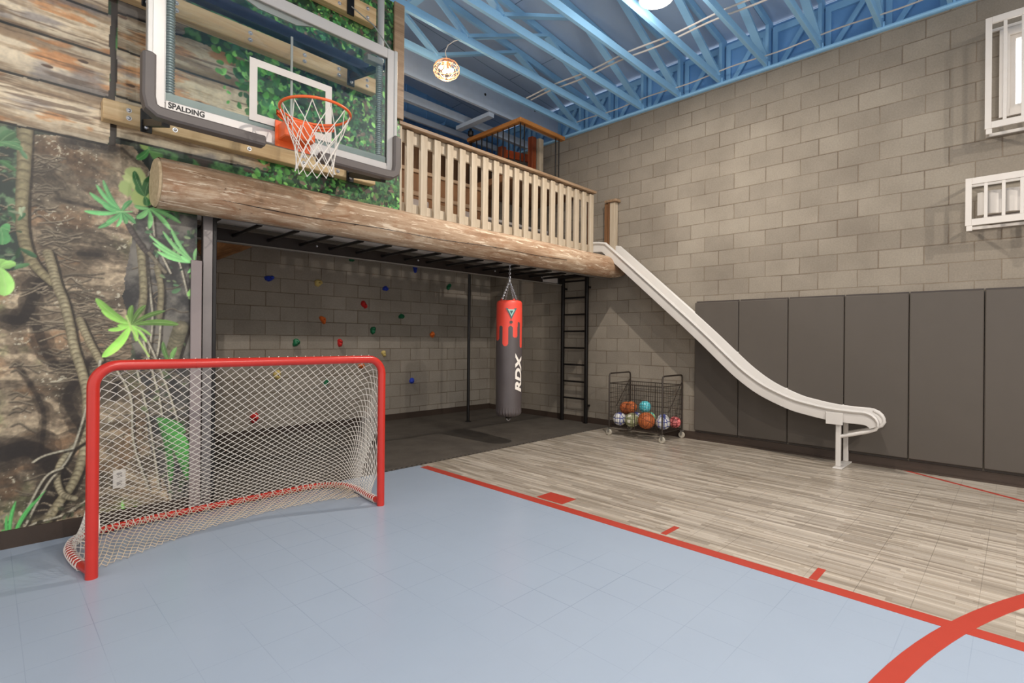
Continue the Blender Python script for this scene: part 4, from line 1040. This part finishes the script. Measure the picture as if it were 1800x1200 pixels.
# ------------------------------------------------------------------ basketball hoop
def hoop():
    YBd = 3.85; x0, x1, z0, z1 = .70, 2.468, 2.755, 3.83
    t = thing('basketball_hoop', (1.585, YBd, z0), 'glass basketball backboard with orange rim and white net hung on the mural wall', 'basketball hoop')
    fw = .085
    f = MB()
    for (a, b, lo, hi) in ((x0, x0+fw, z0, z1), (x1-fw, x1, z0, z1)): f.bbox((a, YBd, lo), (b, YBd+.045, hi), .005)
    f.bbox((x0+fw, YBd, z0), (x1-fw, YBd+.045, z0+.095), .004); f.bbox((x0+fw, YBd, z1-.085), (x1-fw, YBd+.045, z1), .004)
    f.build('frame', ALU, t)
    MB().bbox((x0-.012, YBd-.006, z0), (x0+.018, YBd+.05, z1+.003), .004).build('frame_edge', ALUD, t); MB().bbox((x1-.018, YBd-.006, z0), (x1+.012, YBd+.05, z1+.003), .004).build('frame_edge', ALUD, t)
    MB().bbox((x0+fw-.006, YBd-.003, z0+.075), (x0+fw, YBd+.03, z1-.085), .001).build('glass_bead', ALUD, t); MB().bbox((x1-fw, YBd-.003, z0+.075), (x1-fw+.006, YBd+.03, z1-.085), .001).build('glass_bead', ALUD, t)
    g = NT('clear_tempered_glass', .02, 0, .5)
    tr = g.n('ShaderNodeBsdfTransparent'); tr.inputs[0].default_value = (.962, .985, .975, 1); gl = g.n('ShaderNodeBsdfGlossy'); gl.inputs['Roughness'].default_value = .03
    fz = g.n('ShaderNodeFresnel'); fz.inputs[0].default_value = 1.5; mx = g.n('ShaderNodeMixShader'); g.l(fz.outputs[0], mx.inputs[0]); g.l(tr.outputs[0], mx.inputs[1]); g.l(gl.outputs[0], mx.inputs[2])
    g.l(mx.outputs[0], g.t.nodes['Material Output'].inputs['Surface'])
    MB().box((x0+fw, YBd+.012, z0+.095), (x1-fw, YBd+.018, z1-.085)).build('glass_pane', g.m, t)
    lip = MB(); lip.box((x0+fw, YBd+.020, z0+.095), (x1-fw, YBd+.040, z0+.150)); lip.build('lower_rail', plain('frosted_grey_rail', c(158, 164, 160), .4), t)
    q = MB(); a, b, lo, hi, wd = 1.285, 1.892, 2.885, 3.325, .052; yy = YBd+.009
    q.box((a, yy, lo), (a+wd, yy+.002, hi)); q.box((b-wd, yy, lo), (b, yy+.002, hi)); q.box((a+wd, yy, hi-wd), (b-wd, yy+.002, hi)); q.box((a+wd, yy, lo), (b-wd, yy+.002, lo+wd))
    q.build('target_square', WHITEP, t)
    # bottom padding
    def pad(path, nm):
        m = MB(); m.tube(path, .032, 16, False, True); m.v = [(v[0], YBd+(v[1]-YBd)*1.0, v[2]) for v in m.v]; m.build(nm, PADG, t, True)
    zb = z0-.005
    def prof(P, nm):                                     # chunky rounded L pad
        m = MB(); n = len(P); sec = [(-.035, -.030), (-.035, .045), (-.022, .055), (.024, .055), (.036, .045), (.036, -.030), (.024, -.042), (-.022, -.042)]
        vs = []
        for i, p in enumerate(P):
            d = (Vector(P[min(i+1, n-1)])-Vector(P[max(i-1, 0)])); d.y = 0; d.normalize(); s = Vector((-d.z, 0, d.x))
            k = 1 if 0 < i < n-1 else .55
            for (u, w_) in sec: vs.append(Vector((p[0], YBd, p[2]))+s*(u*k)+Vector((0, w_*k+.004, 0)))
        L = len(sec); fs = [(i*L+k, i*L+(k+1) % L, (i+1)*L+(k+1) % L, (i+1)*L+k) for i in range(n-1) for k in range(L)]
        m.add(vs, fs+[tuple(range(L)), tuple((n-1)*L+k for k in range(L))]); m.build(nm, PADG, t, True)
    xl = x0-.005; xr = x1+.005
    prof([(xl, 0, 3.115), (xl, 0, 3.10), (xl, 0, 2.84), (xl+.012, 0, 2.78), (xl+.05, 0, zb+.004), (xl+.12, 0, zb), (1.38, 0, zb), (1.39, 0, zb)], 'edge_pad')
    prof([(1.78, 0, zb), (1.79, 0, zb), (xr-.12, 0, zb), (xr-.05, 0, zb+.004), (xr-.012, 0, 2.78), (xr, 0, 2.84), (xr, 0, 3.08), (xr, 0, 3.10)], 'edge_pad')
    # rim
    rc = (1.585, 3.47, 2.915); R = .2286
    m = MB(); m.tube([(rc[0]+R*math.cos(2*math.pi*k/64), rc[1]+R*math.sin(2*math.pi*k/64), rc[2]) for k in range(64)], .0095, 12, True); m.build('rim', ORANGE, t, True)
    m = MB(); A = [math.radians(35+110*k/24) for k in range(25)]
    m.tube([(rc[0]+(R+.012)*math.cos(a), rc[1]+(R+.012)*math.sin(a), rc[2]-.018) for a in A], .009, 10)
    vs = []
    for a in A: vs += [(rc[0]+(R+.018)*math.cos(a), rc[1]+(R+.018)*math.sin(a), rc[2]-.004), (rc[0]+(R+.018)*math.cos(a), rc[1]+(R+.018)*math.sin(a), rc[2]-.040), (rc[0]+(R+.026)*math.cos(a), rc[1]+(R+.026)*math.sin(a), rc[2]-.040), (rc[0]+(R+.026)*math.cos(a), rc[1]+(R+.026)*math.sin(a), rc[2]-.004)]
    m.add(vs, [(i*4+k, i*4+(k+1) % 4, (i+1)*4+(k+1) % 4, (i+1)*4+k) for i in range(24) for k in range(4)])
    m.build('rim_brace', ORANGE, t, True)
    br = MB(); br.bbox((1.475, YBd-.14, 2.79), (1.695, YBd-.006, 2.905), .008); br.bbox((1.455, YBd-.012, 2.745), (1.715, YBd-.002, 2.93), .002)
    br.poly([(1.50, YBd-.14, 2.80), (1.67, YBd-.14, 2.80), (1.66, YBd-.17, 2.895), (1.51, YBd-.17, 2.895)], .012, (0, 0, .9))
    br.build('rim_bracket', ORANGE, t)
    h = MB()
    for x in (1.505, 1.60): h.ball((x, YBd-.142, 2.83), .008, 8, 5)
    h.build('bracket_bolt', BLACK, t, True)
    # net, 12 loops
    net = MB(); N = 12; zs_ = [0, -.11, -.18, -.245, -.305, -.36, -.405]; rr = [R-.004, .185, .155, .135, .125, .122, .128]
    def npnt(i, j): 
        a = 2*math.pi*(i+.5*(j % 2))/N; return Vector((rc[0]+rr[j]*math.cos(a), rc[1]+rr[j]*math.sin(a), rc[2]-.012+zs_[j]))
    for i in range(N):
        for j in range(6):
            a = npnt(i, j); 
            for k in ((i, i-1) if j % 2 == 0 else (i, i+1)):
                b = npnt(k % N if j % 2 == 0 else k % N, j+1); mid = a.lerp(b, .5)+Vector((0, 0, -.003)); net.tube([a, mid, b], .0032, 5, False, True)
        for off in (-.06, .06):
            a = npnt(i, 0); net.tube([a+Vector((0, 0, .012)), a+Vector((0, 0, -.02))], .0035, 5)
        for j in range(1, 7): net.ball(npnt(i, j), .0055, 6, 4)
    net.build('net', NETW, t, True)
    # lettering on the lower left frame
    cu = bpy.data.curves.new('letters', 'FONT'); cu.body = 'SPALDING'; cu.size = 1; cu.offset = .035
    to = bpy.data.objects.new('letters_tmp', cu); COL.objects.link(to); bpy.context.view_layer.update()
    me = bpy.data.meshes.new_from_object(to.evaluated_get(bpy.context.evaluated_depsgraph_get())); COL.objects.unlink(to); bpy.data.objects.remove(to)
    xs_ = [v.co.x for v in me.vertices]; ys_ = [v.co.y for v in me.vertices]; a0, a1, b0_, b1 = min(xs_), max(xs_), min(ys_), max(ys_)
    for v in me.vertices:
        u = (v.co.x-a0)/(a1-a0); w_ = (v.co.y-b0_)/(b1-b0_); k = 1.0+.22*math.cos(u*2*math.pi)*.5
        v.co = Vector((  .800+u*.205, YBd-.0015, 2.803+(w_*.036)*k+.002*(1-k)))-Vector(t['_o'])
    me.materials.append(BLACK); o = bpy.data.objects.new('lettering', me); COL.objects.link(o); o.parent = t
    # coil springs behind the side frames
    for x in (x0+fw+.035, x1-fw-.04):
        m = MB(); n = 46; za, zb_ = z0+.16, z1-.11
        m.tube([(x, YBd+.065, za), (x, YBd+.065, zb_)], .022, 12)
        for k in range(n): m.lathe([(.022, -.006), (.031, 0), (.022, .006)], (x, YBd+.065, za+(zb_-za)*(k+.5)/n), 14)
        m.lathe([(.024, -.05), (.024, 0)], (x, YBd+.065, za), 12)
        m.build('spring_tube', GALV, t, True)
    MB().bbox((x1-fw-.17, YBd+.03, z1-.15), (x1-fw-.02, YBd+.10, z1-.10), .004).build('corner_bracket', ALUD, t)
    MB().bbox((x0+fw+.02, YBd+.03, z1-.15), (x0+fw+.17, YBd+.10, z1-.10), .004).build('corner_bracket', ALUD, t)
    MB().bbox((1.577, YBd+.028, z0+.10), (1.595, YBd+.036, 3.60), .002).build('centre_rod', ALU, t)
    MB().poly([(1.2, YBd+.03, z1-.085), (1.75, YBd+.03, z1-.085), (1.62, YBd+.03, z1-.13), (1.35, YBd+.03, z1-.13)], .012, (0, 1, 0)).build('top_gusset', ALU, t)
    # lifting arms to the wall
    NAVY = plain('navy_black_tube', c(32, 40, 66), .4, .3, .1)
    for x in (.80, 2.385):
        MB().bar((x, 4.478, 2.885), (x, YBd+.05, 2.72), .045, .045).build('lower_arm', BLACK, t)
        MB().bbox((x-.035, 4.478, 2.82), (x+.035, 4.494, 2.985), .003).build('wall_bracket', BLACK, t)
        MB().bar((x, 4.478, 3.80), (x, YBd+.06, 3.70), .045, .05).build('upper_arm', BLACK, t)
        MB().bbox((x-.035, 4.478, 3.72), (x+.035, 4.494, 3.90), .003).build('wall_bracket', BLACK, t)
        s = MB(); s.ball((x, 4.475, 2.855), .016, 10, 6); s.ball((x, 4.475, 3.75), .016, 10, 6); s.build('bracket_bolt', SILV, t, True)
    MB().bar((.80, 4.20, 3.80), (2.385, 4.20, 3.77), .085, .085).build('cross_tube', NAVY, t)
    MB().tube([(2.381, 4.49, 4.47), (2.45, 4.2, 4.2), (2.50, 3.92, 3.83)], .006, 8).build('lift_cable', ALUD, t, True)
    MB().bbox((2.34, 4.478, 4.38), (2.41, 4.494, 4.56), .003).build('wall_bracket', BLACK, t)
hoop()
for (x0, x1, z0, z1, lab) in ((.555, 2.66, 2.855, 2.995, 'pale pine mounting board across the wall below the backboard'), (.555, 2.665, 3.745, 3.885, 'pale pine mounting board seen through the backboard glass'), (.555, 2.655, 4.405, 4.575, 'pale pine mounting board above the backboard')):
    t = thing('mounting_board', (x0, 4.54, z0), lab, 'board', 'pine boards that carry the hoop')
    MB().bbox((x0, 4.495, z0), (x1, 4.588, z1), .006).build('plank', PINE, t)
    for x in (.70, .98, 1.5, 1.95, 2.27, 2.56):
        for z in (z0+.04, z1-.045): m = MB(); m.ball((x, 4.493, z), .012, 10, 6); m.lathe([(.017, 4.493), (.017, 4.496)], (x, 0, z), 12, 'y'); m.build('lag_bolt', SILV, t, True)
tag(MB().cyl((2.585, 4.30, 3.86), (2.585, 4.30, 5.3), .032, 16).build('hanging_pipe', ALUD, smooth=True), 'grey vertical pipe rising behind the top right of the backboard', 'pipe')
# ------------------------------------------------------------------ ball cart and balls
def cart():
    t = thing('ball_cart', (6.58, 3.78, 0), 'wheeled black wire ball cart standing by the block wall', 'ball cart')
    x0, x1, y0, y1, zb, zt, zh = 6.28, 6.84, 3.36, 4.19, .13, .745, .885
    DK = plain('dark_wire', c(58, 50, 44), .45, .4); GW = plain('grey_wire', c(140, 136, 128), .4, .5)
    for y, nm in ((y0, 'a'), (y1, 'b')):
        r = .04
        P = [(x0, y, .10), (x0, y, zh-r), (x0+r*.3, y, zh-r*.3), (x0+r, y, zh), (x1-r, y, zh), (x1-r*.3, y, zh-r*.3), (x1, y, zh-r), (x1, y, .10)]
        MB().tube(P, .011, 10).build('end_frame', DK, t, True)
    m = MB()
    for z in (zb, zt): m.tube([(x0, y0, z), (x1, y0, z), (x1, y1, z), (x0, y1, z)], .006, 6, True)
    for x in (x0, x1): m.tube([(x, (y0+y1)/2, zb), (x, (y0+y1)/2, zt)], .006, 6)
    m.build('basket_rim', DK, t)
    m = MB()
    for k in range(1, 24):
        y = y0+(y1-y0)*k/24
        for x in (x0, x1): m.tube([(x, y, zb), (x, y, zt)], .0018, 4)
        m.tube([(x0, y, zb), (x1, y, zb)], .0018, 4)
    for k in range(1, 16):
        x = x0+(x1-x0)*k/16
        for y in (y0, y1): m.tube([(x, y, zb), (x, y, zt)], .0018, 4)
        m.tube([(x, y0, zb), (x, y1, zb)], .0018, 4)
    for k in range(1, 9):
        z = zb+(zt-zb)*k/9; m.tube([(x0, y0, z), (x1, y0, z), (x1, y1, z), (x0, y1, z)], .0022, 4, True)
    m.build('wire_mesh', DK, t)
    m = MB()
    for y in (y0, y1):
        m.tube([(x1, y, .80), (x0+.18, y, .40)], .006, 6)
    m.build('fold_brace', DK, t)
    for x in (x0, x1):
        for y in (y0, y1):
            w_ = MB(); w_.lathe([(.012, -.014), (.040, -.014), (.044, -.009), (.044, .009), (.040, .014), (.012, .014)], (x, y, .045), 24, 'x')
            ob = w_.build('wheel', plain('cream_caster', c(176, 168, 152), .4) if 'cream_caster' not in bpy.data.materials else bpy.data.materials['cream_caster'], t, True)
            f_ = MB(); f_.box((x-.022, y-.015, .045), (x-.018, y+.015, .105)); f_.box((x+.018, y-.015, .045), (x+.022, y+.015, .105)); f_.box((x-.022, y-.02, .10), (x+.022, y+.02, .108)); f_.tube([(x-.024, y, .045), (x+.024, y, .045)], .007, 8)
            f_.build('caster_fork', GW, ob)
cart()
def soccer_mat(name, line, base, scale=2.7, wd=.085):
    t = NT(name, .35, 0, .4); v = t.n('ShaderNodeTexVoronoi'); v.feature = 'DISTANCE_TO_EDGE'; v.inputs['Scale'].default_value = scale; v.inputs['Randomness'].default_value = .35
    t.l(t.n('ShaderNodeTexCoord').outputs['Generated'], v.inputs['Vector'])
    return t.col(t.ramp(v.outputs['Distance'], [(wd*.75, line), (wd, base)]))
def basket_mat():
    t = NT('orange_basketball_rubber', .6, 0, .3); d = t.noise(t.obj(), 120, 2); t.bump(d, .3, .002)
    return t.col(t.ramp(t.noise(t.obj(), 9, 3), [(.3, c(176, 92, 50)), (.7, c(198, 112, 64))]))
SB = soccer_mat('white_blue_soccer', c(74, 84, 158), c(232, 230, 224)); BK = basket_mat()
BL = plain('basketball_seam', c(60, 34, 24), .6)
def ball(cx_, cy_, cz_, r, kind, label, rot=0):
    t = thing('ball' if kind != 'basket' else 'basketball', (cx_, cy_, cz_), label, 'ball', 'balls in the wire cart')
    if kind == 'basket':
        MB().ball((cx_, cy_, cz_), r, 32, 20).build('cover', BK, t, True)
        m = MB()
        cc = Vector((cx_, cy_, cz_)); 
        R_ = Matrix.Rotation(rot, 3, 'Z') @ Matrix.Rotation(.5, 3, 'X')
        for pl in range(2):
            P = []
            for k in range(40):
                a = 2*math.pi*k/40; p = Vector((math.cos(a), math.sin(a), 0)) if pl == 0 else Vector((math.cos(a), 0, math.sin(a))); P.append(cc+R_@(p*r*1.0))
            m.tube(P, .0025, 4, True)
        for sgn in (-1, 1):
            P = []
            for k in range(40):
                a = 2*math.pi*k/40; p = Vector((sgn*.62, .785*math.cos(a), .785*math.sin(a))).normalized(); P.append(cc+R_@(p*r))
            m.tube(P, .0025, 4, True)
        m.build('seam', BL, t)
    else: MB().ball((cx_, cy_, cz_), r, 32, 20).build('cover', kind, t, True)
OLV = soccer_mat('olive_white_ball', c(150, 152, 112), c(226, 220, 202), 2.4, .28); TLB = soccer_mat('teal_ball', c(150, 220, 222), c(62, 168, 180), 4.5, .06)
PNK = soccer_mat('pink_red_ball', c(120, 34, 40), c(232, 130, 128), 3.4, .11); LIM = soccer_mat('lime_teal_ball', c(60, 170, 170), c(206, 220, 130), 4, .16)
ball(6.385, 4.08, .232, .095, SB, 'white soccer ball with blue lines, leftmost in the wire cart', 0)
ball(6.39, 3.885, .237, .100, OLV, 'olive and white ball between the leftmost soccer ball and the front basketball')
ball(6.59, 3.94, .232, .095, SB, 'white and blue soccer ball half hidden behind the olive ball')
ball(6.57, 4.09, .372, .092, 'basket', 'orange basketball farthest left at the back of the cart', .4)
ball(6.45, 3.93, .412, .080, 'basket', 'orange basketball resting on top of the olive ball', 1.2)
ball(6.405, 3.665, .253, .116, 'basket', 'large orange basketball at the front middle of the cart', .9)
ball(6.53, 3.76, .425, .084, TLB, 'teal ball on top behind the front basketball')
ball(6.63, 3.74, .265, .080, LIM, 'lime and teal ball under the teal one')
ball(6.73, 3.585, .232, .088, SB, 'white and blue soccer ball behind the right front one')
ball(6.52, 3.475, .234, .096, SB, 'white soccer ball with blue lines, at the front right of the cart')
ball(6.745, 3.415, .224, .080, PNK, 'pink ball with dark red stripes, rightmost in the wire cart')
# ------------------------------------------------------------------ window and cages on the right wall
wn = bpy.data.objects.new('window_1', None); wn.location = (XW, -.4, 3.98); COL.objects.link(wn); wn['_o'] = (XW, -.4, 3.98); struct(wn, 'bright frosted window behind white bars')
f = MB(); F0, F1, G0, G1 = WY0-.0, WY1, WZ0, WZ1
f.box((XW-.03, F1, G0-.07), (XW, F1+.075, G1+.07)); f.box((XW-.03, F0-.075, G0-.07), (XW, F0, G1+.07)); f.box((XW-.03, F0, G1), (XW, F1, G1+.07)); f.box((XW-.035, F0, G0-.07), (XW, F1, G0))
f.box((XW+.001, F1-.04, G0), (XW+.10, F1, G1)); f.box((XW+.001, F0, G0), (XW+.10, F0+.04, G1)); f.box((XW+.001, F0+.04, G1-.04), (XW+.10, F1-.04, G1)); f.box((XW+.001, F0+.04, G0), (XW+.10, F1-.04, G0+.04))
f.build('window_frame', WHITEP, wn)
MB().box((XW+.06, F0+.04, G0+.04), (XW+.07, F1-.04, G1-.04)).build('pane', glow('daylit_frosted_glass', (1, 1, .98, 1), 3.0), wn)
def cage(y0, y1, z0, z1, step, lab, first):
    t = thing('window_cage', (XW-.2, (y0+y1)/2, z0), lab, 'cage')
    xf = XW-.28; w_ = .062
    f = MB(); f.bbox((xf-.012, y1-w_*.75, z0), (xf+.012, y1, z1), .002); f.bbox((xf-.012, y0, z0), (xf+.012, y0+w_*.75, z1), .002); f.bbox((xf-.012, y0+w_*.75, z0), (xf+.012, y1-w_*.75, z0+w_), .002); f.bbox((xf-.012, y0+w_*.75, z1-w_), (xf+.012, y1-w_*.75, z1), .002)
    f.build('front_frame', WHITEP, t)
    y = first; k = 0
    while y > y0+.05:
        MB().bbox((xf-.008, y-.013, z0+w_), (xf+.008, y+.013, z1-w_), .002).build('bar', WHITEP, t); y -= step
    for yy in (y0+.015, y1-.015):
        for zz in (z0+.015, z1-.015): MB().bbox((xf+.012, yy-.012, zz-.012), (XW-.031, yy+.012, zz+.012), .002).build('side_arm', WHITEP, t)
    MB().bbox((XW-.03, y0, z0), (XW-.002, y1, z0+.03), .002).build('wall_rail', WHITEP, t); MB().bbox((XW-.03, y0, z1-.03), (XW-.002, y1, z1), .002).build('wall_rail', WHITEP, t)
    for yy in (y0+.03, y1-.03): MB().bbox((xf-.010, yy-.022, z0-.05), (xf+.004, yy+.022, z0), .002).build('hinge_tab', WHITEP, t)
cage(-.95, .242, 3.385, 4.432, .121, 'tall white barred cage over the bright window high on the block wall', .105)
cage(-.95, .375, 2.490, 2.945, .122, 'low white barred cage with a white unit inside on the block wall', .229)
un = thing('wall_unit', (6.74, -.2, 2.6), 'white softly fluted unit inside the low barred cage', 'wall unit')
m = MB(); vs = []; N = 90
for i in range(N+1):
    y = .295-1.15*i/N; x = 6.745+.012*math.sin((.295-y)*48)
    e = min(1, i/4, (N-i)/4); vs += [(x+.03*(1-e), y, 2.61), (x+.03*(1-e), y, 2.83), (6.898, y, 2.84), (6.898, y, 2.60)]
m.add(vs, [(i*4+k, i*4+(k+1) % 4, (i+1)*4+(k+1) % 4, (i+1)*4+k) for i in range(N) for k in range(4)]+[(0, 1, 2, 3), (N*4, N*4+1, N*4+2, N*4+3)])
m.build('casing', WHITEP, un, True)
MB().bbox((6.80, -.80, 2.56), (6.897, .26, 2.60), .003).build('lower_shelf', LOFTUN, un)
# ------------------------------------------------------------------ lamps
for i, (lx, ly, lz, p) in enumerate(LAMPS):
    t = thing('ceiling_lamp', (lx, ly, lz), ('glaring round white ceiling lamp between the blue trusses', 'round ceiling lamp behind the viewer', 'round ceiling lamp over the blue court', 'added round fill lamp behind the viewer, brightening the nook under the log', 'added round fill lamp over the loft, hidden behind the mural wall')[i], 'lamp')  # last two fixtures only house the added nook and loft fills
    MB().lathe([(.10, lz+.10), (.17, lz+.05), (.175, lz+.0), (.165, lz-.01), (.16, lz+.003), (.02, lz+.003)], (lx, ly, 0), 32).build('housing', WHITEP, t, True)
    MB().lathe([(.158, lz-.004), (.158, lz+.002)], (lx, ly, 0), 32).build('diffuser', glow('lamp_diffuser', (1, .95, .86, 1), 14) if 'lamp_diffuser' not in bpy.data.materials else bpy.data.materials['lamp_diffuser'], t)
    MB().cyl((lx, ly, lz+.10), (lx, ly, ztop(lx)+.09), .012, 8).build('stem', BLUE, t)
t = thing('cage_lamp', (3.68, 4.70, 4.44), 'copper wire cage lamp with glowing bulbs hanging from a curved cable', 'lamp')
COPPER = plain('copper_wire', c(226, 176, 140), .3, .5); LC_ = (3.68, 4.70, 4.44)
m = MB()
for k in range(9):
    a = math.pi*k/9
    m.tube([(LC_[0]+.150*math.sin(q)*math.cos(a), LC_[1]+.150*math.sin(q)*math.sin(a), LC_[2]+.108*math.cos(q)) for q in [kk*math.pi/12 for kk in range(24)]], .0022, 5, True)
for q in (.5, .95, 1.35, 1.75, 2.15, 2.6):
    m.tube([(LC_[0]+.151*math.sin(q)*math.cos(a), LC_[1]+.151*math.sin(q)*math.sin(a), LC_[2]+.109*math.cos(q)) for a in [kk*math.pi/12 for kk in range(24)]], .0028, 5, True)
m.build('cage', COPPER, t, True)
BULB = glow('warm_bulb', (1, .78, .48, 1), 14)
for (a, b, d) in ((-.055, .03, .02), (.05, -.03, .0), (.02, .06, .01), (-.01, -.05, -.035)):
    MB().ball((LC_[0]+a, LC_[1]+b, LC_[2]+d), .024, 14, 10).build('bulb', BULB, t, True)
    MB().cyl((LC_[0]+a*.8, LC_[1]+b*.8, LC_[2]+d+.02), (LC_[0]+a*.3, LC_[1]+b*.3, LC_[2]+.08), .014, 10).build('socket', COPPER, t, True)
MB().lathe([(.05, .075), (.04, .11), (.02, .13)], LC_, 20).build('canopy', COPPER, t, True)
MB().tube([(3.68, 4.70, 4.57), (3.66, 4.70, 4.64), (3.69, 4.69, 4.72), (3.76, 4.67, 4.79), (3.83, 4.65, 4.83)], .006, 6).build('cable', WHITEP, t, True)
for o in list(bpy.data.objects):
    if '_o' in o: del o['_o']
